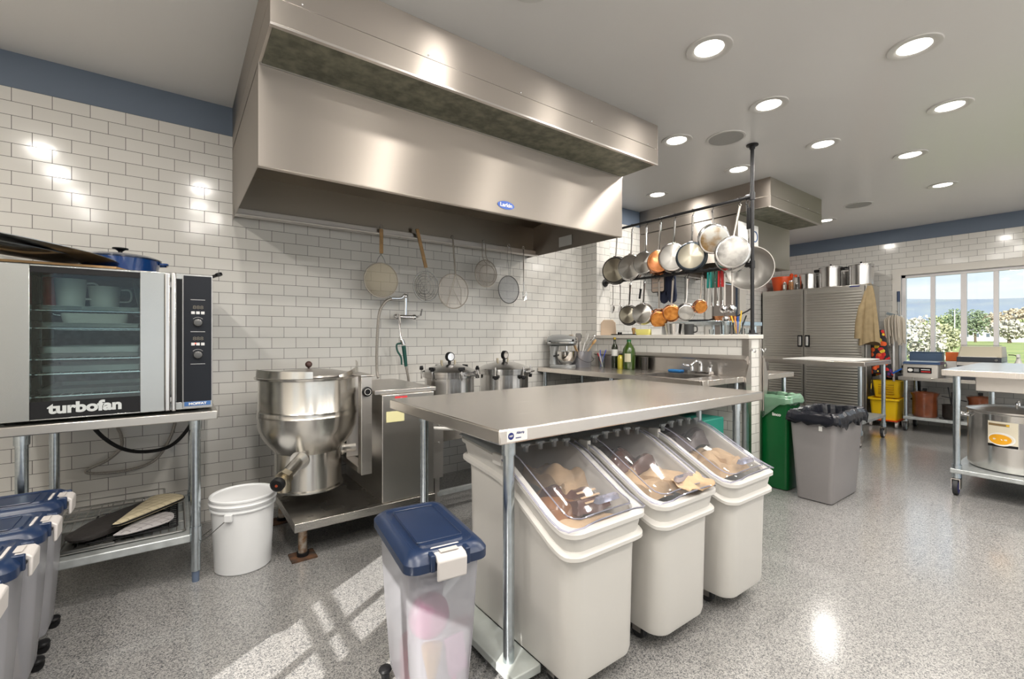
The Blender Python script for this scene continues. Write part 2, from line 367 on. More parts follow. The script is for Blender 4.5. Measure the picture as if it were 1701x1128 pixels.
g.box(PX0-.012, PX0-.0045, PY0-.014, PY0+.04, .0, PZ-.002).box(PX1+.0005, PX1+.008, PY0-.014, PY0+.04, 0, PZ-.002)
struct('corner_guard', g, STEEL, pw)
g = G()
for x in (PX0+.022, PX1-.02):
    g.tube(smooth([(x, PY0-.016, 1.12), (x, PY0-.03, 1.12), (x, PY0-.04, 1.10), (x, PY0-.05, 1.11), (x, PY0-.052, 1.13)], 3), .004)
    g.cyl((x, PY0-.02, 1.12), .011, .006, 'y')
struct('wall_hook', g, CHROME, pw)
# ---------------------------------------------------------------- recessed downlights and ceiling speakers
LENS = mat('lamp_lens', (1, .95, .85), .5, emis=(1, .93, .82), estr=9)
RIMM = mat('lamp_trim_white', (.72, .70, .67), .35)
lt = T('ceiling_light', 'x', 'ceiling light', (2.307, 1.337, CEIL), 0, 'recessed round ceiling lights')
lt.l('trim_ring', G().lathe([(.074, -.001), (.118, -.001), (.115, -.008), (.088, -.010), (.074, -.003)], n=40, cap0=False, cap1=False), RIMM)
lt.l('lens', G().lathe([(.0, -.004), (.05, -.004), (.074, -.003)], n=32, cap0=False, cap1=False), LENS)
ld = bpy.data.lights.new('downlight', 'AREA'); ld.shape = 'DISK'; ld.size = .13; ld.energy = 11; ld.color = (1, .95, .88)
lo = bpy.data.objects.new('lamp', ld); COL.objects.link(lo); lo.parent = lt.o; lo.location = (0, 0, -.016)
LP = [((2.307, 1.337), 'recessed ceiling light cut by the top edge above the long hood front'),
      ((3.178, .676), 'largest recessed ceiling light, top right and nearest the camera'),
      ((3.19, 1.425), 'recessed ceiling light left of centre of the ceiling, second nearest, above the round speaker'),
      ((4.19, .708), 'recessed ceiling light at the right, just below and behind the largest one'),
      ((3.179, 2.115), 'recessed ceiling light just right of the long hood corner'),
      ((4.188, 1.455), 'recessed ceiling light in the middle, right of the black pole top'),
      ((5.036, 1.099), 'recessed ceiling light in the third row at the right, between two others'),
      ((4.189, 2.138), 'recessed ceiling light immediately left of the black ceiling pole'),
      ((6.299, 1.118), 'recessed ceiling light farthest right toward the window wall'),
      ((4.217, 3.043), 'recessed ceiling light between the two hoods above the hanging pans'),
      ((6.955, 2.388), 'smallest recessed ceiling light, right beside the far hood corner')]
for i, ((x, y), lb) in enumerate(LP):
    o = lt.o if i == 0 else copy_tree(lt.o)
    o.location = (x, y, CEIL); o['label'] = lb if i else 'recessed ceiling light in front of the long hood'
    if i == 0: o.location = (2.307, 1.337, CEIL)
# unseen lamps: part continue the lighting grid, the rest are added as fill light
for (x, y) in ((1.3, .7), (.2, .7), (1.3, -.6), (.2, 1.5), (1.25, 1.55), (2.3, -.5), (3.2, -.7), (4.2, -.7), (5.2, -.5), (6.3, -.4), (-.9, 1.2), (1.9, -1.5), (2.9, -1.6), (3.9, -1.6), (4.9, -1.5), (6.2, -1.5), (7.3, -.6), (.4, .1), (-.9, .4), (-.9, -.5), (.2, -.55), (-.9, 1.9)):
    o = copy_tree(lt.o); o.location = (x, y, CEIL); o['label'] = 'unseen ceiling light over the near aisle, of the continued grid and added fill'; 
SPK = mat('speaker_grille', (.42, .41, .39), .7)
for (x, y, lb) in ((3.451, 1.861, 'round flush ceiling speaker between the ceiling lights near the long hood'), (6.446, 1.875, 'round flush ceiling speaker near the far blue wall band')):
    s = T('ceiling_speaker', lb, 'speaker', (x, y, CEIL), 0, 'round ceiling speakers')
    s.l('rim', G().lathe([(.125, -.001), (.142, -.001), (.140, -.007), (.125, -.007)], n=40, cap0=False, cap1=False), RIMM)
    s.l('grille', G().lathe([(0, -.006), (.125, -.006)], n=40, cap0=False, cap1=False), SPK)
# ================================================================ HOODS
def hood(name, label, X0, X1, logo):
    h = T(name, label, 'extractor hood', (X0, WY, 2.02))
    yf, yu, zb, zt, ze = 2.385, 2.05, 2.018, 2.485, CEIL-.001
    th = .004; wb_ = WY-.002
    g = G()
    g.box(X0, X1, yf, yf+th, zb, zt)                       # front
    g.box(X0, X0+th, yf+th, wb_, zb, zt); g.box(X1-th, X1, yf+th, wb_, zb, zt)
    g.box(X0, X1, yf, yf+.03, zb-.004, zb)               # rolled lip
    h.w('canopy', g, HOOD, bev=.001)
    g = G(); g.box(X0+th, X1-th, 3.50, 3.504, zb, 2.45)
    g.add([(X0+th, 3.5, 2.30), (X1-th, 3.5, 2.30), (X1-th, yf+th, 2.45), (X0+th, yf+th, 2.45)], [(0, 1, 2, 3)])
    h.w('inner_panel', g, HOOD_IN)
    g = G(); g.box(X0, X1, 3.462, 3.499, zb, zb+.052); g.box(X0, X1, 3.43, 3.462, zb, zb+.012)
    h.w('grease_rail', g, STEEL, bev=.003)
    # supply box under the ceiling, seam line half way up
    g = G(); g.box(X0, X1, yu, wb_, zt+.01, 2.598); g.box(X0, X1, yu+.002, wb_, 2.601, ze)
    h.w('supply_box', g, HOOD, bev=.001)
    g = G(); g.box(X0+.015, X1-.015, yu+.02, yf-.004, zt+.006, zt+.0098)
    h.w('perforated_panel', g, mat('perforated_grille', (.23, .23, .17), .5, .5, noise=.5, nscale=18, bump=.4, bscale=350))
    g = G(); g.box(X0, X1, yu, yu+.02, zt, zt+.0099); g.box(X0, X1, yf-.004, yf, zt, zt+.02); h.w('panel_channel', g, STEEL)
    for x in [X0+.12+i*(X1-X0-.24)/4 for i in range(5)]: h.w('screw', G().ball((x, yu-.001, 2.612), .005, 8), CHROME)
    return h
h1 = hood('exhaust_hood', 'long brushed steel extractor hood hanging over the kettle and prep area', .30, 2.848, 1)
LB = mat('logo_blue', (.01, .08, .42), .3)
c = Vector((1.71, 2.384, 2.072))
lg = h1.w('maker_badge', G().loft([[(c.x+.066*cos(a*pi/16), c.y-t, c.z+.026*sin(a*pi/16)) for a in range(32)] for t in (0, .002)]), LB)
text('badge_lettering', 'Larkin', .034, PAPER, lg, Matrix.Translation(-h1.loc) @ face_ny(c.x, c.y-.0028, c.z), bold=.0008, sx=1.15)

h1.w('data_label', G().box(2.8405, 2.8435, 2.95, 3.12, 2.05, 2.14), PAPER)
h2 = hood('exhaust_hood', 'smaller brushed steel extractor hood in the far corner behind the pan rack', 4.63, 5.87, 0)
g = G().box(4.63+.03, 4.63+.45, 2.378, 2.384, 2.12, 2.42)
nb = h2.w('paper_notice', g, PAPER)
g = G(); g.ring((5.0, 2.3765, 2.30), .055, .006, 'y', 24, 6); h2.w('notice_emblem', g, mat('notice_blue', (.05, .12, .3), .5))
# ================================================================ LEFT: OVEN ON ITS STAND
def leg(g, x, y, z0, z1, r=.021):
    g.cyl((x, y, z0), r, z1-z0, n=20)
ot = T('oven_table', 'stainless work table with tube legs carrying the oven at the left', 'table', (-.23, 3.1, 0))
g = G().box(-.66, .163, 2.72, 3.5, .808, .85)
ot.w('table_top', g, steel('stand_steel', (.50, .48, .45), .3, .5, .02), bev=.004)
LX = [(.073, 2.765), (-.535, 2.80), (.073, 3.44), (-.535, 3.44)]
for x, y in LX:
    g = G(); leg(g, x, y, .055, .80); g.cyl((x, y, .76), .026, .048); g.cyl((x, y, .195), .0255, .08)
    a = ot.w('leg', g, GALV); ot.w('foot', G().cyl((x, y, 0), .015, .056, r2=.017), mat('grey_foot', (.12, .16, .24), .5), a)
ot.w('lower_shelf', G().box(-.58, .052, 2.745, 3.46, .205, .245), SHELF, bev=.006)
ov = T('convection_oven', 'stainless convection oven with glass door and black control panel on the left table', 'oven', (-.23, 3.1, .851))
OX0, OX1, OY, OZ0, OZ1 = -.655, .145, 2.77, .862, 1.535
g = G()
for x in (OX0+.05, OX1-.05):
    for y in (2.85, 3.42): g.cyl((x, y, .851), .02, .012)
g.box(OX0, OX1, OY, 3.44, OZ0, .90).box(OX0, OX1, OY, 3.44, OZ1-.03, OZ1).box(OX0, OX0+.12, OY, 3.44, .90, OZ1-.03).box(-.10, OX1, OY+.012, 3.44, .90, OZ1-.03).box(OX0+.12, -.10, 3.40, 3.44, .90, OZ1-.03)
ov.w('body', g, steel('oven_steel', (.44, .45, .44), .25, .6, .03), bev=.003)
OCAV = mat('oven_cavity', (.16, .17, .165), .45, .4, noise=.5, nscale=40)
g = G().box(-.533, -.101, 2.785, 3.399, .901, .906).box(-.533, -.101, 3.39, 3.399, .906, 1.504).box(-.534, -.53, 2.785, 3.39, .906, 1.504).box(-.105, -.101, 2.785, 3.39, .906, 1.504)
ov.w('cavity_lining', g, OCAV)
g = G(); yd = OY-.035
g.box(OX0, -.50, yd, OY-.002, .866, 1.528).box(-.141, -.05, yd, OY-.002, .866, 1.528).box(-.4999, -.1411, yd, OY-.002, 1.520, 1.528).box(-.4999, -.1411, yd, OY-.002, .866, .872)
dr = ov.w('door', g, MATS['oven_steel'], bev=.002)
ov.w('glass', G().box(-.4999, -.1411, yd+.002, yd+.007, .8721, 1.5199), OVGLASS, dr)
ov.w('glass_mask', G().box(-.4995, -.1415, yd-.0008, yd+.0018, .8725, .945), BLACK, dr)
ov.w('glass_mask', G().box(-.4995, -.1415, yd-.0008, yd+.0018, 1.495, 1.5195), BLACK, dr)
text('door_lettering', 'turbofan', .062, mat('logo_silver', (.62, .64, .63), .35, .5), dr, Matrix.Translation(-ov.loc) @ face_ny(-.325, yd-.0018, .912), bold=.0028, sx=1.12)
g = G().box(-.049, -.028, yd-.03, yd-.006, .868, 1.526).box(-.024, -.006, yd-.035, yd-.004, .866, 1.53)
for z in (.92, 1.47): g.box(-.045, -.01, yd-.007, OY-.001, z-.015, z+.015)
ov.w('handle', g, ALU, bev=.005)
ov.w('vent_gap', G().box(-.004, .018, OY+.001, OY+.0118, .885, 1.505), BLACK)
cp = ov.w('control_panel', G().box(.019, .143, OY-.012, OY+.0115, .868, 1.528), mat('panel_grey', (.45, .45, .45), .4, .5), bev=.002)
PN = mat('panel_black', (.010, .012, .017), .4, spec=.25)
ov.w('panel_face', G().box(.0235, .1385, OY-.0135, OY-.0121, .90, 1.524), PN, cp)
def oloc(M): return Matrix.Translation(-ov.loc) @ M
PW = mat('print_white', (.6, .6, .6), .5)
py = OY-.0142
for z in (1.405, 1.246, 1.085):
    ov.w('panel_line', G().box(.052, .112, py, py+.0006, z, z+.002), PW, cp)
for z, zk in ((1.368, 1.292), (1.212, 1.132)):
    text('display', '888', .024, mat('display_segments', (.10, .095, .08), .5, emis=(.3, .22, .1), estr=.12), cp, oloc(face_ny(.083, py, z)), sx=1.25)
    for x in (.062, .082, .102): ov.w('push_button', G().box(x-.0075, x+.0075, py-.002, py+.0006, z-.034, z-.020), PW, cp, bev=.001)
    k = ov.w('knob', G().lathe([(.021, 0), (.0205, -.006), (.017, -.020), (.013, -.022), (0, -.022)], (.082, py, zk), 28, 'y'), mat('knob_grey', (.10, .10, .10), .25, .3), cp)
    ov.w('dial_mark', G().tube([(.082+.026*cos(radians(a)), py, zk+.001+.026*sin(radians(a))) for a in range(40, 141, 10)], .0007, 4), PW, cp)
ov.w('indicator_light', G().ball((.071, py-.001, 1.188), .003, 8), mat('red_led', (1, .05, .03), .4, emis=(1, .05, .03), estr=6), cp)
ov.w('brand_plate', G().box(.027, .135, py-.001, py+.0008, .878, .899), mat('plate_blue', (.05, .14, .36), .4), cp)
text('plate_lettering', 'MOFFAT', .0155, PAPER, cp, oloc(face_ny(.081, py-.0016, .8885)), sx=1.25, bold=.0006, ext=.0004)
g = G()
for i in range(6):
    z = .955+i*.085
    for x in (-.527, -.112): g.tube([(x, 2.80, z), (x, 3.38, z)], .003, 6)
for x in (-.527, -.112):
    for y in (2.82, 3.1, 3.36): g.tube([(x, y, .91), (x, y, 1.50)], .003, 6)
ov.w('side_rack', g, CHROME)
RK = [1.34, 1.262, 1.125, 1.06, .962]
for z in RK:
    g = G()
    for i in range(13): g.tube([(-.52+i*.0335, 2.80, z), (-.52+i*.0335, 3.37, z)], .0022, 5)
    g.tube([(-.525, 2.80, z-.003), (-.112, 2.80, z-.003)], .0035, 6).tube([(-.525, 3.37, z-.003), (-.112, 3.37, z-.003)], .0035, 6)
    ov.w('wire_rack', g, CHROME)
TRAYM = steel('tray_aluminium', (.60, .62, .61), .32, .4, .04)
def tray(x0, x1, y0, y1, z, h=.022, m=TRAYM, lb='', grp=None):
    R = [rrect(x0+.006, x1-.006, y0+.006, y1-.006, .015, z+.003), rrect(x0+.01, x1-.01, y0+.01, y1-.01, .015, z), rrect(x0+.004, x1-.004, y0+.004, y1-.004, .02, z+h), rrect(x0, x1, y0, y1, .02, z+h), rrect(x0, x1, y0, y1, .02, z+h-.003)]
    g = G().loft([R[4], R[3], R[2], R[1]], False, True)
    return single('baking_tray', g, m, lb, 'tray', grp, solid=.0012)
gt = 'baking trays in the oven'
tray(-.50, -.13, 2.83, 3.30, 1.345, .016, lb='shallow metal tray on the top oven rack under the white jugs', grp=gt)
tray(-.50, -.13, 2.83, 3.30, 1.267, .018, lb='metal tray holding a white pan on the second oven rack', grp=gt)
tray(-.50, -.13, 2.83, 3.30, 1.13, .014, lb='lower of two stacked metal trays in the middle of the oven', grp=gt)
tray(-.50, -.13, 2.84, 3.31, 1.148, .03, lb='upper of two stacked metal trays in the middle of the oven', grp=gt)
tray(-.50, -.13, 2.83, 3.30, 1.065, .026, lb='single metal tray just below the middle pair in the oven', grp=gt)
tray(-.50, -.13, 2.83, 3.30, .967, .02, lb='lowest metal tray above the black strip of the oven door', grp=gt)
single('roasting_pan', G().loft([rrect(-.42, -.20, 2.86, 3.2, .03, 1.272), rrect(-.43, -.19, 2.85, 3.21, .03, 1.33)], True, False), WHITE_P, 'white rectangular pan on the second oven rack', 'pan', solid=.003)
def jug(x, y, z, r, h, lb, m=WHITE_P):
    t = T('measuring_jug', lb, 'jug', (x, y, z))
    t.l('jug_body', G().lathe([(0, .002), (r*.85, 0), (r, h), (r+.004, h), (r*.99-.003, h-.002)], cap0=False, cap1=False), m, solid=.002)
    t.l('handle', G().tube(smooth([(r*.9, 0, h*.88), (r+.035, 0, h*.85), (r+.035, 0, h*.35), (r*.88, 0, h*.28)], 4), .005, 6), m)
jug(-.40, 2.92, 1.3635, .055, .125, 'tall white plastic jug inside the oven on the top tray')
jug(-.285, 2.95, 1.3635, .06, .10, 'wider milky plastic jug inside the oven beside the tall jug')
single('plastic_canister', G().lathe([(0, 0), (.035, 0), (.037, .13), (.03, .135), (0, .135)], (-.465, 2.97, 1.3635)), mat('red_plastic', (.45, .03, .02), .4), 'dark red plastic canister inside the oven at the left of the jugs', 'canister')
single('pot_lid', G().lathe([(0, .02), (.04, .014), (.062, 0), (.065, 0), (.042, .018), (0, .024)], n=28).at(tr(0, 0, 0)) if 0 else G().at(tr(-.17, 3.0, 1.43) @ rot(80, 'Y')).lathe([(0, .02), (.04, .014), (.062, 0), (.065, .002), (.042, .018), (0, .024)], n=28), PAPER, 'round pale pot lid standing on edge inside the oven at the right', 'plate')  # a pot lid leaning on edge
# things on the oven
single('cutting_board', G().prism([(-.70, 2.80), (-.23, 2.80), (-.17, 2.95), (-.2, 3.15), (-.70, 3.2)], 1.537, 1.549), WOOD, 'light wooden board lying on top of the oven under the dark platters', 'board', bev=.003)
def platter(x, y, z, r, ax, ay, m, lb):
    g = G().at(tr(x, y, z) @ rot(ax, 'X') @ rot(ay, 'Y')).lathe([(0, 0), (r*.7, .002), (r*.93, .022), (r, .026), (r, .029), (r*.92, .027), (r*.68, .007), (0, .005)], n=48)
    return single('platter', g, m, lb, 'platter', 'round platters stacked on the oven')
DKE = mat('dark_enamel', (.02, .022, .024), .12, 0, coat=.6)
platter(-.60, 2.92, 1.578, .27, 0, 6, DKE, 'dark glossy platter lowest of the stack on the oven')
platter(-.56, 2.93, 1.600, .33, 0, 8, steel('platter_grey', (.35, .36, .37), .18, .4, .03), 'large round dark grey platter tilted on top of the oven stack')
platter(-.72, 2.86, 1.642, .17, 0, 10, DKE, 'small black platter at the far left on top of the oven')
br = T('braiser', 'low blue enamelled braiser with a black lid knob on top of the oven', 'pot', (-.245, 3.18, 1.537))
BE = mat('blue_enamel', (.008, .055, .22), .12, coat=.7)
br.l('pot_body', G().lathe([(0, .002), (.13, 0), (.155, .014), (.170, .088), (.172, .092), (.162, .092), (.15, .018), (0, .01)], n=48), BE)
a = br.l('lid', G().lathe([(.175, .093), (.177, .099), (.15, .112), (.07, .124), (0, .126)], n=48), mat('blue_enamel_dark', (.02, .035, .075), .15, coat=.6))
br.l('lid_knob', G().lathe([(0, .124), (.010, .125), (.009, .138), (.020, .147), (.034, .151), (.034, .156), (0, .158)], n=24), BLACK, a)
for s in (-1, 1): br.l('side_handle', G().tube(smooth([(s*.165, -.04, .08), (s*.197, -.03, .082), (s*.197, .03, .082), (s*.165, .04, .08)], 5), .007, 8), BE)
single('pan_handle', G().at(tr(.14, 3.08, 1.545) @ rot(-25, 'Z') @ rot(-22, 'Y')).loft([rrect(-.09, -.085, -.008, .008, .002, 0), rrect(-.09, -.085, -.008, .008, .002, .012)]).box(-.09, .06, -.010, .010, .0, .014).lathe([(0, 0), (.018, 0), (.018, .016), (0, .016)], (.06, 0, -.001), 20), BLACK, 'black utensil handle sticking out over the oven corner above the control panel', 'handle', bev=.003)
# hoses under the oven
single('power_cable', G().tube(smooth([(-.42, 3.38, .93), (-.40, 3.40, .78), (-.34, 3.42, .66), (-.25, 3.43, .575), (-.15, 3.43, .545), (-.04, 3.43, .56), (.04, 3.42, .64), (.09, 3.40, .75), (.10, 3.38, .86)], 8), .0105, 10), BLACK, 'thick black cable looping below the oven in front of the tiles', 'cable')
single('water_hose', G().tube(smooth([(-.30, 3.50, .90), (-.29, 3.52, .72), (-.27, 3.535, .64), (-.27, 3.54, .565), (-.33, 3.54, .50), (-.42, 3.54, .455), (-.38, 3.54, .43), (-.24, 3.54, .425), (-.12, 3.54, .46), (-.05, 3.54, .56), (-.01, 3.53, .70), (0, 3.51, .88)], 8), .0085, 10), mat('braided_hose', (.42, .39, .35), .45, .4, noise=.4, nscale=300), 'thin grey braided hose hanging in a loop below the oven', 'hose')
# racks, sheet and mitts on the lower shelf
WIREM = mat('oven_rack_wire', (.55, .54, .52), .35, 1)
def wrack(x0, x1, y0, y1, z, nx, ny, m, lb, a=0, h=0):
    g = G().at(tr((x0+x1)/2, (y0+y1)/2, z) @ rot(a, 'Z')); w_, d_ = (x1-x0)/2, (y1-y0)/2
    pts = rrect(-w_, w_, -d_, d_, .02, .006); g.tube(pts, .0045, 6, closed=True)
    for i in range(1, nx): x = -w_+2*w_*i/nx; g.tube([(x, -d_, .008), (x, d_, .008)], .003, 5)
    for i in range(1, ny): y = -d_+2*d_*i/ny; g.tube([(-w_, y, .003), (w_, y, .003)], .003, 5)
    if h:
        g.tube([(x, y, z_+h) for x, y, z_ in pts], .0032, 6, closed=True)
        for x, y, z_ in pts[::3]: g.tube([(x, y, z_), (x, y, z_+h)], .0025, 5)
    return single('wire_rack', g, m, lb, 'rack', 'wire racks on the shelf under the oven')
wrack(-.56, .03, 2.80, 3.43, .248, 18, 4, WIREM, 'silver wire rack lying flat on the shelf under the oven, lowest of the pile')
wrack(-.34, .00, 2.84, 3.25, .262, 10, 12, IRON, 'black wire grid lying under the quilted mitts')
wrack(-.48, -.06, 3.24, 3.445, .262, 9, 3, WIREM, 'silver wire rack with a raised rim at the back of the shelf against the tiles', 0, .04)
for dx_, lb in ((-.46, 'dark slotted metal tray at the front left of the shelf under the oven'),):
    g = G()
    for i in range(5): g.box(dx_+i*.045, dx_+i*.045+.036, 2.80, 3.05, .262, .266)
    g.box(dx_-.008, dx_+.224, 2.79, 2.80, .26, .27).box(dx_-.008, dx_+.224, 3.05, 3.06, .26, .27)
    single('slotted_tray', g, steel('dark_tray_steel', (.20, .20, .19), .35, .4, .05), lb, 'tray', bev=.001)
def pad(name, outline, z0, th, m, lb, cat, quilt=0, M=None, trim=None):
    cx_ = sum(p[0] for p in outline)/len(outline); cy_ = sum(p[1] for p in outline)/len(outline)
    o2 = [(p.x, p.y) for p in smooth([(a, b, 0) for a, b in outline+outline[:1]], 5)][:-1]
    g = G(); g.M = M or Matrix()
    def rg(s, z): return [(cx_+(x-cx_)*s, cy_+(y-cy_)*s, z+(.006*sin(x*120)*sin(y*120) if 0 else 0)) for x, y in o2]
    g.loft([rg(.90, z0), rg(.985, z0+th*.2), rg(1, z0+th*.5), rg(.985, z0+th*.8), rg(.90, z0+th), rg(.5, z0+th*1.12), rg(.2, z0+th*1.15)])
    t = T(name, lb, cat, tuple(g.M @ Vector((cx_, cy_, z0))))
    a = t.w('body', g, m)
    if trim:
        g = G(); g.M = M or Matrix(); g.tube(rg(1.0, z0+th*.5), .0045, 6, closed=True); t.w('binding', g, trim)
    return t
def quilt_mat(name, col, sc=26):
    m, t, b = new_mat(name); c = N(t, 'ShaderNodeTexCoord'); mp = N(t, 'ShaderNodeMapping'); mp.inputs['Rotation'].default_value = (0, 0, .8); t.links.new(c.outputs['Object'], mp.inputs[0])
    k = N(t, 'ShaderNodeTexBrick'); k.offset = 0; k.inputs['Scale'].default_value = sc; k.inputs['Brick Width'].default_value = 1; k.inputs['Row Height'].default_value = 1; k.inputs['Mortar Size'].default_value = .06; k.inputs['Mortar Smooth'].default_value = 1
    k.inputs['Color1'].default_value = (*col, 1); k.inputs['Color2'].default_value = (*[x*.95 for x in col], 1); k.inputs['Mortar'].default_value = (*[x*.75 for x in col], 1)
    t.links.new(mp.outputs[0], k.inputs[0]); t.links.new(k.outputs[0], b.inputs['Base Color']); b.inputs['Roughness'].default_value = .85
    u = N(t, 'ShaderNodeBump'); u.invert = True; u.inputs['Strength'].default_value = .8; u.inputs['Distance'].default_value = .006; t.links.new(k.outputs[1], u.inputs['Height']); t.links.new(u.outputs[0], b.inputs['Normal'])
    return m
BMIT = mat('black_mitt', (.018, .015, .014), .7, bump=.5, bscale=90)
pad('oven_mitt', [(-.42, 2.90), (-.38, 2.84), (-.28, 2.86), (-.06, 3.12), (.02, 3.26), (-.02, 3.30), (-.14, 3.26), (-.34, 3.06)], .275, .035, BMIT, 'long black oven mitt lying under the tan quilted one', 'oven mitt')
pad('pot_holder', [(-.24, 2.83), (-.18, 2.82), (-.04, 2.88), (-.02, 2.98), (-.06, 3.03), (-.16, 2.98)], .278, .018, quilt_mat('grey_quilt', (.38, .36, .36)), 'grey diamond-quilted pot holder at the front of the shelf under the tan mitt', 'pot holder', trim=mat('grey_binding', (.42, .40, .40), .8))
pad('oven_mitt', [(-.25, 2.86), (-.20, 2.87), (-.02, 3.05), (.03, 3.13), (-.02, 3.22), (-.10, 3.24), (-.16, 3.12)], .312, .024, quilt_mat('tan_quilt', (.50, .43, .29)), 'tan diamond-quilted oven mitt with black binding, topmost of the pile', 'oven mitt', trim=BLACK)
# ================================================================ WHITE PAIL
pl = T('plastic_pail', 'white lidded plastic pail on the floor between the oven table and kettle', 'pail', (.285, 2.82, 0))
pl.l('pail_body', G().lathe([(0, 0), (.128, 0), (.133, .006), (.147, .315), (.147, .32), (.155, .322), (.155, .328), (.148, .330), (.148, .344), (.157, .346), (.157, .352), (.149, .354), (.149, .37)], n=56, cap1=False), PAIL)
pl.l('lid', G().lathe([(.158, .350), (.160, .356), (.153, .362), (.152, .372), (.157, .376), (.157, .384), (.152, .388), (.144, .388), (.141, .381), (0, .380)], n=56, cap0=False), PAIL)
pl.l('handle_ear', G().box(-.165, -.148, -.02, .02, .295, .325).at(rot(235, 'Z')) if 0 else G().at(rot(60, 'Z')).box(-.168, -.148, -.018, .018, .29, .325), PAIL, bev=.003)
pl.l('wire_handle', G().at(rot(60, 'Z')).tube(smooth([(-.164, 0, .305), (-.168, .04, .27), (-.168, .09, .225), (-.155, .13, .20), (-.09, .17, .185), (0, .18, .18), (.09, .17, .185), (.155, .13, .20), (.168, .09, .225), (.168, .04, .27), (.164, 0, .305)], 4), .002, 6), mat('wire_dark', (.15, .15, .15), .4, .8))
# ================================================================ STEAM KETTLE
kt = T('steam_kettle', 'large stainless tilting steam kettle on a low steel platform against the tiles', 'kettle', (.95, 3.0, 0))
KS = steel('kettle_steel', (.68, .66, .62), .24, .7, .04)
kt.w('platform', G().box(.505, 1.34, 2.65, 3.42, .165, .213), steel('platform_steel', (.45, .43, .40), .28, .5, .05), bev=.003)
RUST = mat('rusty_plate', (.03, .022, .018), .8, 0, noise=.7, nscale=20, col2=(.12, .055, .025))
for x, y in ((.56, 2.72), (.56, 3.33), (1.28, 2.72), (1.28, 3.33)):
    a = kt.w('leg', G().cyl((x, y, .008), .024, .158, n=20), mat('worn_steel', (.55, .50, .44), .4, .9, noise=.6, nscale=30, col2=(.30, .17, .09)))
    kt.w('floor_plate', G().box(x-.065, x+.065, y-.06, y+.06, .0, .008), RUST, a)
    kt.w('foot_collar', G().cyl((x, y, .008), .031, .02, n=20), BLACK, a)
g = G().box(.995, 1.34, 2.67, 3.40, .2135, .868)
co = kt.w('control_console', g, steel('console_steel', (.60, .58, .55), .3, .6, .05), bev=.004)
kt.w('console_top', G().box(.96, 1.37, 2.70, 3.42, .8685, .895), STEEL, co, bev=.004)
kt.w('warning_label', G().box(1.075, 1.155, 2.668, 2.6695, .80, .855), mat('label_red', (.65, .05, .06), .5), co)
kt.w('label_mark', G().ring((1.115, 2.667, .8275), .014, .003, 'y', 20, 5), PAPER, co)
kt.w('rating_label', G().box(1.02, 1.135, 2.668, 2.6695, .70, .765), mat('label_yellow', (.72, .68, .38), .5), co)
kt.w('drain_pipe', G().tube([(1.341, 2.72, .62), (1.5, 2.70, .60), (1.70, 2.72, .57)], .012, 10), WHITE_P)
bk = kt.w('trunnion_bracket', G().box(.875, .94, 2.69, 2.75, .40, .985).box(.875, .94, 2.751, 3.12, .40, .44).box(.87, .96, 2.68, 3.12, .9855, .993).box(.88, .992, 3.0, 3.12, .441, .985), STEEL, bev=.004)
k = kt.w('dial', G().lathe([(.030, 0), (.029, -.01), (.022, -.016), (0, -.016)], (.908, 2.6895, .895), 28, 'y'), BLACK, bk)
kt.w('dial_face', G().ring((.908, 2.672, .895), .018, .0012, 'y', 20, 5), PAPER, k)
kc = (.665, 3.06)
kt.w('vessel', G().lathe([(.196, .285), (.205, .292), (.205, .302), (.195, .308), (.193, .52), (.215, .545), (.255, .60), (.283, .67), (.288, .73), (.291, .745), (.286, .755), (.288, .775), (.282, .785), (.280, .962), (.300, .968), (.302, .978), (.285, .980), (.275, .975), (.272, .80), (.10, .62), (0, .60)], (*kc, 0), 72, cap0=True, cap1=False), KS)
a = kt.w('lid', G().lathe([(.262, .982), (.255, .992), (.16, 1.010), (.06, 1.020), (0, 1.021)], (*kc, 0), 48), STEEL)
kt.w('lid_knob', G().cyl((*kc, 1.02), .006, .018).ball((*kc, 1.048), .021, 16), mat('bakelite', (.06, .025, .02), .3), a)
def flap(a0, a1, h0, h1):
    g = G(); n = 14; r0, r1 = .298, .245
    vs = []
    for i in range(n+1):
        a = radians(a0+(a1-a0)*i/n); t_ = i/n; zt = .985+(h0+(h1-h0)*t_)
        for r, z in ((r0, .981), (r0-.004, zt), (r0-.009, zt), (r0-.006, .981)): vs.append((kc[0]+r*cos(a), kc[1]+r*sin(a), z))
    fs = [(i*4+j, i*4+(j+1) % 4, i*4+4+(j+1) % 4, i*4+4+j) for i in range(n) for j in range(4)]+[(0, 1, 2, 3), (n*4+3, n*4+2, n*4+1, n*4)]
    return g.add(vs, fs)
kt.w('pouring_guard', flap(185, 262, .045, .035), KS); kt.w('pouring_guard', flap(292, 358, .008, .082), KS)
kt.w('trunnion_arm', G().cyl((.84, 3.03, .50), .04, .10, 'x').cyl((.85, 3.03, .50), .047, .018, 'x'), KS)
v0 = Vector((.58, 2.88, .50)); dv = Vector((-.52, -.82, -.16)).normalized()
BRS = mat('nickel_brass', (.62, .55, .42), .3, 1, noise=.3, nscale=20)
va = kt.w('draw_off_valve', G().tube([v0, v0+dv*.20], .034, 18).tube([v0, v0+dv*.012], .055, 20), KS)
e_ = v0+dv*.20
kt.w('valve_body', G().tube([e_, e_+dv*.045], .042, 6).tube([e_+dv*.02, e_+dv*.02+Vector((0, 0, -.075))], [.032, .036], 16).tube([e_+dv*.04, e_+dv*.085], .018, 12), BRS, va)
kt.w('valve_wheel', G().tube([e_+dv*.085, e_+dv*.09, e_+dv*.112, e_+dv*.118], [.030, .036, .036, .028], 24), BLACK, va)
kt.w('wheel_centre', G().tube([e_+dv*.1181, e_+dv*.121], .007, 12), mat('wheel_red', (.35, .06, .02), .4), va)
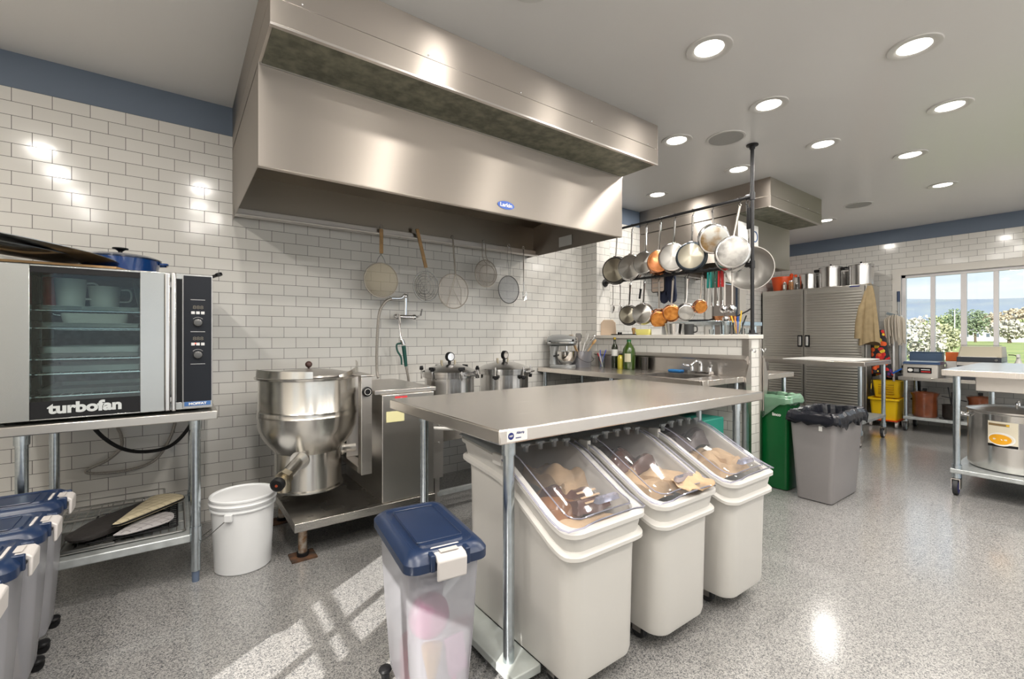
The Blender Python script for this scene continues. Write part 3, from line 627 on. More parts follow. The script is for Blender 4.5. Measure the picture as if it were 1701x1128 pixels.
# ================================================================ STOCKPOT RANGE AND CANNERS
rg = T('burner_stand', 'low open steel burner stand behind the prep table carrying two pressure canners', 'stove', (1.93, 3.1, 0))
g = G().box(1.40, 2.48, 2.80, 3.42, .645, .66).box(1.40, 1.41, 2.80, 3.42, .33, .645).box(2.47, 2.48, 2.80, 3.42, .33, .645).box(1.41, 2.47, 2.80, 2.81, .50, .645)
rg.w('cabinet', g, steel('range_steel', (.40, .36, .32), .25, .6, .05), bev=.002)
rg.w('side_channel', G().box(1.392, 1.3995, 2.80, 2.87, .26, .655).box(1.40, 1.47, 2.79, 2.799, .26, .655), STEEL)
for p in ((1.395, .62), (1.395, .50)): rg.w('bolt', G().ball((1.435, 2.788, p[1]), .008, 8), CHROME)
for x, y in ((1.44, 2.84), (2.44, 2.84), (1.44, 3.38), (2.44, 3.38)): rg.w('leg', G().box(x-.018, x+.018, y-.018, y+.018, 0, .33), STEEL)
rg.w('lower_rail', G().box(1.44, 2.44, 2.82, 2.85, .12, .15), SHELF)
def canner(x, y, r, h, lb, gz=0, clampz=0):
    t = T('pressure_canner', lb, 'pressure canner', (x, y, .661), gz, 'pressure canners')
    t.l('pot_body', G().lathe([(0, 0), (r-.01, 0), (r, .01), (r, h-.03), (r+.012, h-.026), (r+.014, h), (r-.01, h)], n=56), ALU)
    L = t.l('lid', G().lathe([(r+.016, h+.001), (r+.018, h+.018), (r+.006, h+.024), (r*.8, h+.045), (r*.4, h+.068), (0, h+.075)], n=56), ALU)
    t.l('vent_pipe', G().cyl((.05, 0, h+.05), .008, .05).cyl((-.05, .03, h+.05), .010, .05), BRS, L)
    t.l('pressure_gauge', G().lathe([(0, 0), (.034, 0), (.036, .006), (.036, .026), (.03, .030), (0, .030)], (0, -.02, h+.125), 24, 'y').cyl((0, 0, h+.07), .012, .03), BLACK, L)
    t.l('gauge_glass', G().cyl((0, -.0215, h+.125), .028, .0013, 'y'), CHROME, L)
    for i in range(6):
        a = radians(i*60+20); c_, s_ = cos(a), sin(a); R_ = r+.026
        k = t.l('clamp_bolt', G().cyl((R_*c_, R_*s_, h-.04), .006, .075, n=8), CHROME)
        t.l('wing_knob', G().at(tr(R_*c_, R_*s_, h+(.036 if not clampz else -.052)) @ Matrix.Rotation(a, 4, 'Z')).box(-.010, .010, -.024, .024, -.002, .020).cyl((0, 0, -.01), .015, .02), BLACK, k, bev=.004)
    for s in (0, 180): t.l('side_handle', G().at(rot(s-75, 'Z')).tube([(r+.01, -.05, h-.006), (r+.045, -.045, h-.004), (r+.045, .045, h-.004), (r+.01, .05, h-.006)], .008, 8), CHROME)
    return t
canner(1.66, 3.05, .185, .285, 'left aluminium pressure canner with black wing knobs above its rim', .1)
canner(2.19, 3.08, .20, .285, 'right aluminium pressure canner with black knobs hanging below its rim', .3, 1)
# ================================================================ WALL SPRAY FAUCET
fa = T('wall_faucet', 'chrome wall faucet with a long hose and a dark green spray handle on the tiles', 'faucet', (1.50, WY, 1.2))
fa.w('valve_body', G().cyl((1.42, 3.50, 1.385), .017, .16, 'x').cyl((1.45, 3.50, 1.385), .014, .099, 'y').cyl((1.55, 3.50, 1.385), .014, .099, 'y').ball((1.42, 3.5, 1.385), .024).ball((1.575, 3.5, 1.385), .024), CHROME)
fa.w('riser', G().tube(smooth([(1.50, 3.50, 1.40), (1.50, 3.50, 1.56), (1.46, 3.50, 1.535), (1.38, 3.50, 1.53)], 4), .012, 10).ball((1.50, 3.50, 1.555), .02, 12), CHROME)
for x in (1.415, 1.60): fa.w('lever', G().tube([(x, 3.49, 1.385), (x+.005, 3.44, 1.40), (x+.008, 3.42, 1.45 if x > 1.5 else 1.33)], [.010, .008, .006], 8), CHROME)
HOSE = MATS['braided_hose']
fa.w('hose', G().tube(smooth([(1.39, 3.50, 1.53), (1.33, 3.50, 1.50), (1.28, 3.50, 1.40), (1.262, 3.50, 1.15), (1.262, 3.50, .96), (1.265, 3.48, .90)], 8), .0115, 10), HOSE)
sp = fa.w('spray_head', G().tube([(1.44, 3.49, 1.37), (1.44, 3.47, 1.26), (1.445, 3.45, 1.19)], .008, 8).tube([(1.445, 3.45, 1.20), (1.46, 3.45, 1.16)], .018, 12), CHROME)
GRN = mat('green_grip', (.005, .07, .055), .45)
fa.w('spray_grip', G().tube([(1.462, 3.45, 1.15), (1.475, 3.45, 1.05), (1.482, 3.45, .985)], [.017, .015, .013], 12).tube(smooth([(1.44, 3.45, 1.17), (1.405, 3.45, 1.16), (1.41, 3.45, 1.11), (1.44, 3.45, 1.06), (1.445, 3.45, 1.0)], 4), .008, 8), GRN, sp)
fa.w('supply_hose', G().tube(smooth([(1.482, 3.45, .985), (1.50, 3.45, .90), (1.515, 3.46, .80), (1.52, 3.47, .70)], 5), .010, 10), HOSE)
# ================================================================ SIEVES ON THE HOOD RAIL
def mesh_mat(name, col, dens, al):
    m, t, b = new_mat(name); c = N(t, 'ShaderNodeTexCoord'); k = N(t, 'ShaderNodeTexBrick'); k.offset = 0
    mp = N(t, 'ShaderNodeMapping'); mp.inputs['Rotation'].default_value = (radians(90), 0, 0); t.links.new(c.outputs['Object'], mp.inputs[0])
    k.inputs['Scale'].default_value = dens; k.inputs['Brick Width'].default_value = 1; k.inputs['Row Height'].default_value = 1; k.inputs['Mortar Size'].default_value = al
    t.links.new(mp.outputs[0], k.inputs[0]); t.links.new(k.outputs[1], b.inputs['Alpha'])
    b.inputs['Base Color'].default_value = (*col, 1); b.inputs['Metallic'].default_value = .6; b.inputs['Roughness'].default_value = .5
    return m
MESHT = mesh_mat('tan_wire_mesh', (.40, .35, .25), 420, .2); MESHG = mesh_mat('grey_wire_mesh', (.24, .25, .26), 420, .22); MESHL = mesh_mat('fine_pale_mesh', (.55, .50, .45), 420, .09); MESHC = mesh_mat('brownish_wire_mesh', (.40, .34, .29), 400, .1)
WR = mat('sieve_wire', (.30, .27, .23), .4, .9); WS = mat('steel_wire', (.26, .26, .25), .35, .9)
GR = 'sieves hanging from the hood rail'
def hook(t, x, z):
    t.w('hanging_hook', G().ring((x, 3.435, z+.002), .013, .0025, 'y', 14, 6).tube(smooth([(x, 3.435, z-.012), (x+.012, 3.43, z-.02), (x, 3.43, z-.03)], 3), .0022, 5).tube([(x, 3.435, z+.01), (x, 3.461, z+.01)], .002, 5), CHROME)
def sieve(cx_, cz, r, hx, hz, hk, mm, lb, rim=WR, bowl=.02, yaw=1.0, cross=0):
    t = T('sieve', lb, 'sieve', (cx_, 3.43, cz), 0, GR)
    y = 3.44
    t.w('rim', G().ring((cx_, y, cz), r, .0045, 'y', 48, 6, sx=yaw), rim)
    g = G().lathe([(0, bowl), (r*.5, bowl*.8), (r*.85, bowl*.4), (r, 0)], (0, y, cz), 48, 'y', False, False)
    g.v = [Vector((cx_+p.x*yaw, p.y, p.z)) for p in g.v]
    t.w('wire_mesh', g, mm)
    return t
HZ = 2.075
t = sieve(1.275, 1.662, .134, 0, 0, 0, MESHT, 'round tan fine-mesh sieve with a short wooden handle, leftmost on the rail')
t.w('neck_wire', G().tube(smooth([(1.235, 3.44, 1.79), (1.25, 3.44, 1.83), (1.27, 3.44, 1.86), (1.27, 3.44, 1.875)], 4), .003, 6).tube(smooth([(1.31, 3.44, 1.79), (1.295, 3.44, 1.83), (1.275, 3.44, 1.86), (1.275, 3.44, 1.875)], 4), .003, 6), WS)
t.w('wooden_handle', G().box(1.257, 1.287, 3.425, 3.437, 1.868, 2.06), WOOD, bev=.006); hook(t, 1.272, HZ)
t = sieve(1.655, 1.64, .125, 0, 0, 0, mesh_mat('open_spider_mesh', (.4, .38, .35), 60, .035), 'wide open-wire skimmer with a long slanted wooden handle', WS, .045, .9)
g = G()
for k in (.3, .5, .7, .85): g.ring((1.655, 3.44+.045*(1-k*k), 1.64), .125*k, .0024, 'y', 32, 5, sx=.9)
for k in range(8): a = k*pi/4; g.tube([(1.655, 3.485, 1.64), (1.655+.09*cos(a)*.9*.9, 3.462, 1.64+.09*sin(a)), (1.655+.125*.9*cos(a), 3.44, 1.64+.125*sin(a))], .0018, 5)
t.w('spiral_wires', g, WS)
t.w('wooden_handle', G().at(tr(1.645, 3.427, 1.80) @ rot(-14.5, 'Y')).box(-.014, .014, -.008, .008, -.01, .31), WOOD, bev=.005)
t.w('shank', G().tube([(1.640, 3.43, 1.80), (1.672, 3.43, 1.70)], .003, 5).tube([(1.652, 3.43, 1.80), (1.682, 3.43, 1.70)], .003, 5), WS); hook(t, 1.572, HZ+.012)
t = sieve(1.912, 1.615, .148, 0, 0, 0, MESHL, 'largest round pale skimmer crossed by two wires, with a steel handle', WR, .012, .98)
t.w('shank', G().tube([(1.925, 3.43, 1.76), (1.90, 3.43, 2.06)], .0075, 8).tube([(1.925, 3.435, 1.76), (1.845, 3.437, 1.485)], .0028, 5).tube([(1.928, 3.435, 1.76), (1.905, 3.437, 1.63), (1.99, 3.437, 1.49)], .0028, 5).tube([(1.928, 3.435, 1.76), (1.985, 3.437, 1.63), (1.985, 3.437, 1.49)], .0028, 5), WR); hook(t, 1.895, HZ)
t = sieve(2.245, 1.795, .12, 0, 0, 0, MESHC, 'double-ringed sieve basket on bent wire handles, fourth on the rail', WR, .05, .96)
g = G().ring((2.25, 3.425, 1.79), .082, .003, 'y', 32, 6); g.tube([(2.13, 3.425, 1.79), (2.36, 3.425, 1.79)], .0028, 5).tube([(2.245, 3.425, 1.675), (2.245, 3.425, 1.91)], .0028, 5)
t.w('inner_ring', g, WR)
t.w('shank', G().tube(smooth([(2.20, 3.43, 2.06), (2.20, 3.43, 1.95), (2.225, 3.43, 1.90), (2.245, 3.43, 1.88)], 4), .004, 6).tube(smooth([(2.235, 3.43, 2.06), (2.235, 3.43, 1.96), (2.26, 3.43, 1.91), (2.28, 3.43, 1.89)], 4), .004, 6), WR); hook(t, 2.215, HZ+.005)
t = sieve(2.50, 1.665, .128, 0, 0, 0, MESHG, 'round dark grey fine-mesh sieve with thin wire handle', mat('dark_rim', (.10, .10, .10), .4, .8), .015, .92)
t.w('shank', G().tube([(2.494, 3.43, 1.79), (2.49, 3.43, 1.88), (2.475, 3.43, 1.97), (2.485, 3.43, 2.06)], .002, 5).tube([(2.506, 3.43, 1.79), (2.512, 3.43, 1.88), (2.525, 3.43, 1.97), (2.515, 3.43, 2.06)], .002, 5), WS); hook(t, 2.495, HZ)
t = T('serving_spoon', 'small looped wire whisk spoon at the right end of the hood rail', 'spoon', (2.66, 3.43, 1.58))
t.w('shank', G().tube([(2.67, 3.43, 1.67), (2.665, 3.43, 2.06)], .006, 8), CHROME)
g = G()
for k in (.4, .7, 1): g.ring((2.68, 3.43, 1.62), .034*k, .003, 'y', 20, 5, sx=.8, sy=1.4)
t.w('wire_head', g, CHROME); hook(t, 2.665, HZ)
# ================================================================ PREP TABLE
pt = T('prep_table', 'long stainless prep table with tube legs standing over the ingredient bins', 'table', (1.83, 1.77, 0))
TX0, TX1, TY0, TY1 = .885, 2.774, 1.272, 2.27
pt.w('table_top', G().box(TX0, TX1, TY0, TY1, .848, .90), TOPST, bev=.006)
for x, y in ((.955, 1.315), (2.58, 1.33), (1.0, 2.10), (2.60, 2.15)):
    g = G(); leg(g, x, y, .06, .847, .0205); g.cyl((x, y, .80), .026, .046)
    a = pt.w('leg', g, GALV); pt.w('foot', G().cyl((x, y, 0), .015, .06, r2=.017), MATS['grey_foot'], a)
SHW = mat('worn_shelf', (.56, .60, .58), .4, .1, noise=.75, nscale=11, col2=(.50, .53, .50))
pt.w('undershelf', G().prism([(.915, 1.235), (1.04, 1.235), (1.04, 1.78), (2.62, 1.78), (2.62, 2.2), (.915, 2.2)], .028, .060), SHW, bev=.004)
sl = pt.w('maker_label', G().box(.915, 1.005, TY0-.0012, TY0-.0004, .856, .894), PAPER)
lo_ = Matrix.Translation(-pt.loc)
pt.w('label_roundel', G().lathe([(0, 0), (.0125, 0), (.0125, -.0006), (0, -.0006)], (.933, TY0-.0013, .875), 24, 'y'), mat('label_navy', (.01, .02, .15), .4), sl)
text('label_lettering', 'NSF', .009, PAPER, sl, lo_ @ face_ny(.933, TY0-.0023, .875), ext=.0002, bold=.0002)
text('label_lettering', 'AllStarCo', .0125, MATS['label_navy'], sl, lo_ @ face_ny(.973, TY0-.0016, .884), ext=.0002, bold=.0003) if 0 else text('label_lettering', 'Advance', .0115, MATS['label_navy'], sl, lo_ @ face_ny(.974, TY0-.0016, .884), ext=.0002, bold=.0003) if 0 else text('label_lettering', 'Allstrip', .012, MATS['label_navy'], sl, lo_ @ face_ny(.974, TY0-.0016, .884), ext=.0002, bold=.0003)
pt.w('label_line', G().box(.953, .977, TY0-.0018, TY0-.0013, .865, .868), MATS['label_navy'], sl)
# ================================================================ INGREDIENT BINS
def zprof(y):     # rim height along the bin, y measured from the front face
    pts = [(-.06, .588), (.0, .590), (.04, .592), (.10, .612), (.33, .735), (.40, .758), (.46, .766), (.80, .80)]
    for (a, b), (c, d) in zip(pts, pts[1:]):
        if y <= c: return b+(d-b)*(y-a)/(c-a)
    return pts[-1][1]
def dense_rr(x0, x1, y0, y1, r, ny=14):
    pts = []
    for p, q in zip(*(lambda R: (R, R[1:]+R[:1]))(rrect(x0, x1, y0, y1, r, 0, 6))):
        pts.append((p[0], p[1])); d = math.dist(p[:2], q[:2])
        if d > .1:
            n = 6 if d < .4 else 16
            for i in range(1, n): pts.append((p[0]+(q[0]-p[0])*i/n, p[1]+(q[1]-p[1])*i/n))
    return pts
def bag_pile(seed, x0, x1, y0, y1, z0, m, amp=.05, zf=None):
    r = random.Random(seed); ks = [(r.uniform(8, 26), r.uniform(8, 26), r.uniform(0, 6), r.uniform(.3, 1)) for _ in range(7)]
    def f(u, v):
        x, y = x0+(x1-x0)*u, y0+(y1-y0)*v
        h = sum(k[3]*abs(sin(k[0]*x+k[1]*y*(1 if i % 2 else -1)+k[2])) for i, k in enumerate(ks))/3.2
        e = min(u, 1-u, v, 1-v)*9
        return (x, y, z0+amp*h*min(1, e+.3))
    return G().grid(f, 26, 34)
KRAFT = mat('kraft_paper', (.50, .345, .205), .75, noise=.25, nscale=9, bump=.5, bscale=25)
DKB = mat('brown_bag_plastic', (.13, .05, .035), .25, noise=.5, nscale=8, coat=.3)
AMB = mat('amber_bag', (.30, .13, .05), .25, noise=.5, nscale=10)
def ingredient_bin(x0, y0, lb, seed, W_=.41, D_=.72):
    t = T('ingredient_bin', lb, 'bin', (x0+W_/2, y0+D_/2, 0), 0, 'white ingredient bins under the prep table')
    X0, X1, Y0, Y1 = -W_/2, W_/2, -D_/2, D_/2
    def Z(y): return zprof(y-Y0)
    def rg(ins, fn, r=.065): return [(x, y, fn(y)) for x, y in dense_rr(X0+ins, X1-ins, Y0+ins, Y1-ins, r)]
    zb = .062
    rings = [rg(.055, lambda y: zb, .05), rg(.042, lambda y: zb+.008, .06), rg(.036, lambda y: zb+.03, .065), rg(.030, lambda y: Z(y)-.150), rg(.028, lambda y: Z(y)-.105), rg(.012, lambda y: Z(y)-.102), rg(.004, lambda y: Z(y)-.094), rg(.004, lambda y: Z(y)-.082), rg(.014, lambda y: Z(y)-.072),
             rg(.018, lambda y: Z(y)-.070), rg(.010, lambda y: Z(y)-.022), rg(.0, lambda y: Z(y)-.018), rg(.0, lambda y: Z(y)-.004), rg(.006, lambda y: Z(y)), rg(.030, lambda y: Z(y)), rg(.036, lambda y: Z(y)-.01), rg(.045, lambda y: Z(y)-.15), rg(.07, lambda y: zb+.02, .04)]
    t.l('bin_body', G().loft(rings, True, True), WHITE_P, ang=32)
    # rear cover: opaque, front cover: clear with a flip-up door
    yc = Y0+.40
    def ZL(y, x): return Z(y)+.006+.022*max(0, 1-(abs(x)/(W_/2-.02))**4)
    t.l('rear_cover', G().grid(lambda u, v: ((X0+.008)+(W_-.016)*u, yc+.004+(D_-.40-.012)*v, ZL(yc+(D_-.40)*v, (X0+.008)+(W_-.016)*u)-.004), 16, 10), clear('rear_cover_plastic', (.9, .93, .95), .72, (.72, .75, .76), .25, .6) if 'rear_cover_plastic' not in MATS else MATS['rear_cover_plastic'], solid=.003)
    op = []
    def lidpt(u, v):
        y = Y0-.004+.404*v
        # rounded front corners
        k = max(0, 1-v*.404/.07); hw = W_/2+.001-.06*(1-sqrt(max(0, 1-k*k)))
        x = -hw+2*hw*u
        return (x, y, ZL(y, x))
    t.l('front_cover', G().grid(lidpt, 18, 20), LID)
    g = G(); rim = [lidpt(u/24, 0) for u in range(25)]
    g.tube([lidpt(0, v/16) for v in range(16, -1, -1)]+rim[1:]+[lidpt(1, v/16) for v in range(1, 17)], .0035, 6)
    t.l('cover_edge', g, clear('lid_edge', (.9, .9, .98), .35, (.72, .72, .85), .05, 1.0) if 'lid_edge' not in MATS else MATS['lid_edge'])
    # hinged door seam, hinge knuckles and a finger pull
    seam = [(X0+.06+.0*i, 0, 0) for i in range(1)]
    pts = []
    for i in range(15): v = i/14; y = yc-.02-(yc-.02-(Y0+.07))*v; pts.append((X0+.055, y))
    pts += [(X0+.065, Y0+.05), (X0+.085, Y0+.035)]+[(X0+.085+(W_-.17)*i/8, Y0+.033) for i in range(1, 9)]+[(X1-.065, Y0+.05), (X1-.055, Y0+.07)]
    for i in range(1, 15): v = i/14; pts.append((X1-.055, Y0+.07+(yc-.02-(Y0+.07))*v))
    dr = t.l('flip_door', G().tube([(x, y, ZL(y, x)+.003) for x, y in pts], .0028, 5), MATS['lid_edge'])
    for x in (X0+.06, X0+.13, 0, X1-.13, X1-.06): t.l('hinge', G().tube([(x, yc-.01, ZL(yc-.01, x)+.006), (x, yc-.01, ZL(yc-.01, x)-.02)], .010, 8).tube([(x-.018, yc-.008, ZL(yc, x)+.003), (x+.018, yc-.008, ZL(yc, x)+.003)], .007, 8), MATS['rear_cover_plastic'], dr)
    hx, hy = .05, Y0+.075; hz = ZL(hy, hx)
    t.l('finger_pull', G().loft([rrect(hx-.06, hx+.06, hy-.012, hy+.018, .01, hz+.001), rrect(hx-.052, hx+.052, hy-.008, hy+.014, .008, hz+.018)]), MATS['lid_edge'], dr)
    # side clip
    t.l('cover_clip', G().box(X0-.006, X0+.014, yc-.03, yc+.03, Z(yc)-.03, Z(yc)+.014), WHITE_P, bev=.004)
    for sx in (-1, 1):
        for yy in (Y0+.17, Y1-.12):
            x = sx*(W_/2-.085)
            cs = t.l('caster', G().lathe([(.030, -.013), (.034, -.009), (.034, .009), (.030, .013)], (x, yy, .0345), 24, 'x'), RUBBER)
            t.l('caster_fork', G().box(x-.020, x-.0145, yy-.02, yy+.02, .03, .0725).box(x+.0145, x+.020, yy-.02, yy+.02, .03, .0725).box(x-.020, x+.020, yy-.02, yy+.02, .0705, .074), STEEL, cs)
    return t, (X0, X1, Y0, Y1)
b1, e = ingredient_bin(.99, 1.035, 'white ingredient bin nearest the front left table leg, holding brown paper bags', 1)
b2, e = ingredient_bin(1.43, 1.01, 'middle white ingredient bin, with a torn paper bag sticking out at its front', 2)
b3, e = ingredient_bin(1.89, .985, 'white ingredient bin at the right end, with a visible black caster', 3)
def bag(seed, x0, x1, y0, y1, z, m, lb, amp=.05, grp='paper bags inside the ingredient bins', lbl=None):
    t = T('paper_bag', lb, 'bag', ((x0+x1)/2, (y0+y1)/2, z), 0, grp)
    t.w('bag_body', bag_pile(seed, x0, x1, y0, y1, z, m, amp), m, ang=25)
    return t
bg_ = [(1, 1.05, 1.34, 1.09, 1.27, .49, KRAFT, 'crumpled tan paper bag edge along the front of the left ingredient bin', .035),
       (2, 1.06, 1.22, 1.20, 1.45, .50, AMB, 'shiny amber bag at the left inside the left ingredient bin', .07),
       (3, 1.17, 1.35, 1.18, 1.42, .515, DKB, 'dark brown printed bag with a white sticker inside the left ingredient bin', .06),
       (4, 1.22, 1.36, 1.30, 1.60, .53, KRAFT, 'upright tan paper bag at the right side of the left ingredient bin', .09),
       (5, 1.49, 1.64, 1.10, 1.35, .52, KRAFT, 'tan paper bag at the front left of the middle ingredient bin', .07),
       (6, 1.50, 1.80, 1.28, 1.60, .55, DKB, 'dark brown bag at the back of the middle ingredient bin', .08),
       (7, 1.62, 1.80, 1.05, 1.30, .545, KRAFT, 'torn tan paper bag poking over the front rim of the middle ingredient bin', .055),
       (8, 1.95, 2.22, 1.07, 1.36, .535, KRAFT, 'crumpled tan paper bag at the front of the right ingredient bin', .06),
       (9, 1.96, 2.26, 1.30, 1.62, .60, mat('dark_grey_bag', (.10, .075, .075), .3, noise=.4, nscale=9), 'dark grey plastic bag at the back of the right ingredient bin', .08),
       (10, 2.10, 2.24, 1.12, 1.34, .56, KRAFT, 'tan paper bag with a small price label inside the right ingredient bin', .05)]
for a in bg_:
    a = a[:5]+(a[5]+.035,)+a[6:]
    t = bag(a[0], a[1], a[2], a[3], a[4], a[5], a[6], a[7], a[8])
    if a[0] in (3, 10):
        cx_, cy_ = (a[1]+a[2])/2, (a[3]+a[4])/2
        t.w('sticker', G().at(tr(cx_-.01, cy_+.03, a[5]+a[8]*.95+.012) @ rot(25, 'X') @ rot(12, 'Z')).box(-.024, .024, -.016, .016, 0, .001), PAPER)
    if a[0] == 3:
        for i in range(3): t.w('printed_line', G().at(tr(1.265, 1.235-.022*i, .627-.012*i) @ rot(28, 'X')).box(-.05, .05, -.004, .004, 0, .001), KRAFT)
single('loose_paper', G().grid(lambda u, v: (1.60+.20*u+.01*sin(9*v), 1.005+.09*v+.01*sin(14*u), .622+.022*v+.012*sin(u*9)*sin(v*5+1)-.01*(1-v)), 14, 8), KRAFT, 'torn flap of tan paper lying over the front rim of the middle ingredient bin', 'paper', solid=.001)
# ================================================================ LIDDED ROLLING STORAGE BINS
def storage_bin(x, y, rz, lb, fill, W_=.26, L_=.42, H=.57, grp=None):
    """long axis = local x; latch on the +x end"""
    t = T('storage_bin', lb, 'bin', (x, y, 0), rz, grp)
    a, b = L_/2, W_/2
    R = lambda ins, z, r=.04: rrect(-a+ins, a-ins, -b+ins, b-ins, r, z, 6)
    t.l('bin_body', G().loft([R(.062, .05, .03), R(.052, .052, .03), R(.046, .07), R(.03, .30), R(.018, H-.05), R(.012, H-.045), R(.012, H-.03)], True, False), MILKY, ang=45)
    Ld = t.l('lid', G().loft([R(.008, H-.058), R(.0, H-.055), R(.0, H-.030), R(.008, H-.018), R(.022, H-.006), R(.034, H-.004), R(.045, H-.010, .03), R(.058, H-.010, .02), R(.062, H-.004, .018)], False, True), BLUE_P, ang=30)
    t.l('lid_panel_line', G().tube([(p[0], p[1], H-.003) for p in rrect(-a+.068, a-.085, -b+.058, b-.058, .008, 0, 2)], .0016, 4, closed=True), BLUE_P, Ld)
    for q in (-.062, .046): t.l('latch_bracket', G().box(a-.03, a+.008, q, q+.016, H-.055, H-.006), BLUE_P, Ld, bev=.004)
    g = G().prism([(a-.050, H-.006), (a+.010, H-.012), (a+.022, H-.022), (a+.020, H-.078), (a+.010, H-.082), (a+.010, H-.03), (a-.048, H-.016)], -.0455, .0455, 'y')
    g.v = [Vector((p.x, p.y, p.z)) for p in g.v]
    lt_ = t.l('latch', g, GREY_P, bev=.004)
    t.l('latch_recess_shade', G().box(a-.03, a-.004, -.028, .028, H-.0075, H-.0055), mat('latch_shadow_grey', (.50, .47, .45), .5), lt_)  # flat plate; the shade of the recess is painted as darker grey
    for sx in (-1, 1):
        for sy in (-1, 1):
            c = t.l('caster', G().lathe([(.018, -.011), (.022, -.008), (.022, .008), (.018, .011)], (sx*(a-.055), sy*(b-.035), .022), 20, 'y'), BLACK)
            t.l('caster_housing', G().ball((sx*(a-.055), sy*(b-.035), .038), .024, 12, sz=.55), BLACK, c)
    if fill: fill(t, a, b, H)
    return t
GS = 'blue-lidded storage bins in a row by the oven'
CREAM = mat('flour_sack', (.72, .66, .58), .8, noise=.15, nscale=6)
def sack(t, a, b, H):
    r = random.Random(int(t.loc.y*100)); n = 20
    x_, y_ = t.loc.x, t.loc.y
    single('flour_sack', G().loft([[(x_+(a-.07-.006*i % .02)*cos(2*pi*j/n)*.95, y_+(b-.055)*sin(2*pi*j/n)*(1+.08*sin(j*2.3+i)), .058+i*.085) for j in range(n)] for i in range(5)]), CREAM,
           {258: 'pale sack inside the blue-lidded bin farthest from the camera, by the oven table leg', 227: 'pale sack inside the second blue-lidded bin from the oven table', 199: 'pale sack inside the third blue-lidded bin from the oven table', 171: 'pale sack inside the nearest blue-lidded bin at the left edge'}[round(y_*100)], 'sack', 'sacks in the blue-lidded bins')
for (x, y, lb) in ((-.575, 2.58, 'blue-lidded clear storage bin farthest from the camera, touching the oven table'), (-.57, 2.27, 'blue-lidded clear storage bin second from the oven table'),
                   (-.58, 1.99, 'blue-lidded clear storage bin third from the oven table, at the left edge'), (-.59, 1.71, 'nearest of the blue-lidded clear storage bins, cut by the left edge')):
    storage_bin(x, y, 0, lb, sack, grp=GS, H=.585)
th_ = radians(-97)
cb = storage_bin(.670, 1.393, th_, 'translucent storage bin with a navy lid and grey latch standing alone before the prep table', None, W_=.262, L_=.435, H=.60)
Mb = Matrix.Translation((.670, 1.393, 0)) @ Matrix.Rotation(th_, 4, 'Z')
PINK = mat('pink_wrapper', (.34, .05, .16), .35); GOLD = mat('gold_wrapper', (.36, .20, .04), .3)
g = G().at(Mb @ tr(.06, -.008, 0)).lathe([(0, .06), (.045, .07), (.068, .16), (.070, .25), (.066, .30), (.05, .335), (0, .345)], n=28)
single('candy_bag', g, mat('clear_bag', (.34, .33, .36), .4), 'pale rounded bag standing inside the navy-lidded bin', 'bag')
single('pink_pouch', G().at(Mb @ tr(.115, -.03, .36) @ rot(70, 'Y')).ball((0, 0, 0), .066, 24, sz=.5), PINK, 'round pink pouch showing through the front of the navy-lidded bin', 'pouch')
single('gold_cone', G().at(Mb @ tr(.142, -.03, .14)).lathe([(.004, 0), (.03, .12), (.032, .14), (0, .15)], n=20), GOLD, 'gold cone-shaped packet below the pink pouch in the navy-lidded bin', 'packet')
single('pink_packet', G().at(Mb @ tr(.14, .055, .17) @ rot(8, 'X')).box(-.006, .006, -.03, .035, 0, .12), mat('purple_packet', (.30, .12, .22), .3), 'flat purple printed packet inside the navy-lidded bin at the right', 'packet', bev=.004)
single('pink_ribbon', G().at(Mb @ tr(.13, .02, .0)).tube(smooth([(0, 0, .06), (.005, .02, .12), (0, .03, .165)], 4), .008, 6), PINK, 'pink ribboned stick at the bottom of the navy-lidded bin', 'ribbon')
single('red_tin', G().at(Mb @ tr(-.06, 0, .056)).cyl((0, 0, 0), .07, .12, n=30), mat('maroon_tin', (.28, .02, .06), .4), 'maroon tin at the bottom of the navy-lidded bin', 'tin')
cbx = single('cocoa_bag', G().at(Mb @ tr(.055, -.03, .346)).loft([rrect(-.035, .045, -.055, .055, .02, 0), rrect(-.04, .045, -.06, .06, .02, .10), rrect(-.01, .02, -.06, .06, .008, .185)]), mat('pale_carton', (.55, .53, .56), .6), 'pale printed cocoa bag standing behind the pouch in the navy-lidded bin', 'bag')
text('bag_lettering', 'COCOA', .034, mat('print_grey', (.10, .10, .13), .5), cbx, Matrix.Translation(-cbx.location) @ Mb @ tr(.104, -.025, .455) @ rot(-14, 'Y') @ rot(90, 'Z') @ rot(90, 'X'), bold=.0012)
# ================================================================ SINK COUNTER AGAINST THE HALF WALL
sc = T('sink_counter', 'stainless sink counter with backsplash running along the tiled half wall', 'counter', (3.29, 2.7, 0))
CX0, CX1, CY0, CY1 = 2.975, 3.61, 1.77, 3.59
SX0, SX1, SY0, SY1 = 3.04, 3.45, 1.95, 2.42
g = G().box(CX0, SX0, CY0, CY1, .868, .911).box(SX1, CX1-.015, CY0, CY1, .868, .911).box(SX0, SX1, CY0, SY0, .868, .911).box(SX0, SX1, SY1, CY1, .868, .911)
sc.w('counter_top', g, TOPST, bev=.003)
g = G().box(SX0, SX1, SY0, SY1, .66, .664).box(SX0-.001, SX0+.003, SY0, SY1, .664, .909).box(SX1-.003, SX1, SY0, SY1, .664, .909).box(SX0, SX1, SY0, SY0+.003, .664, .909).box(SX0, SX1, SY1-.003, SY1, .664, .909)
sk = sc.w('sink_basin', g, DULL); sc.w('drain', G().cyl(((SX0+SX1)/2, (SY0+SY1)/2, .6645), .045, .004), CHROME, sk)
sc.w('backsplash', G().prism([(CX1-.014, .9115), (CX1, .9115), (CX1, 1.075), (CX1-.05, 1.045), (CX1-.03, 1.035), (CX1-.014, 1.03)], CY0, 3.37, 'y'), STEEL)
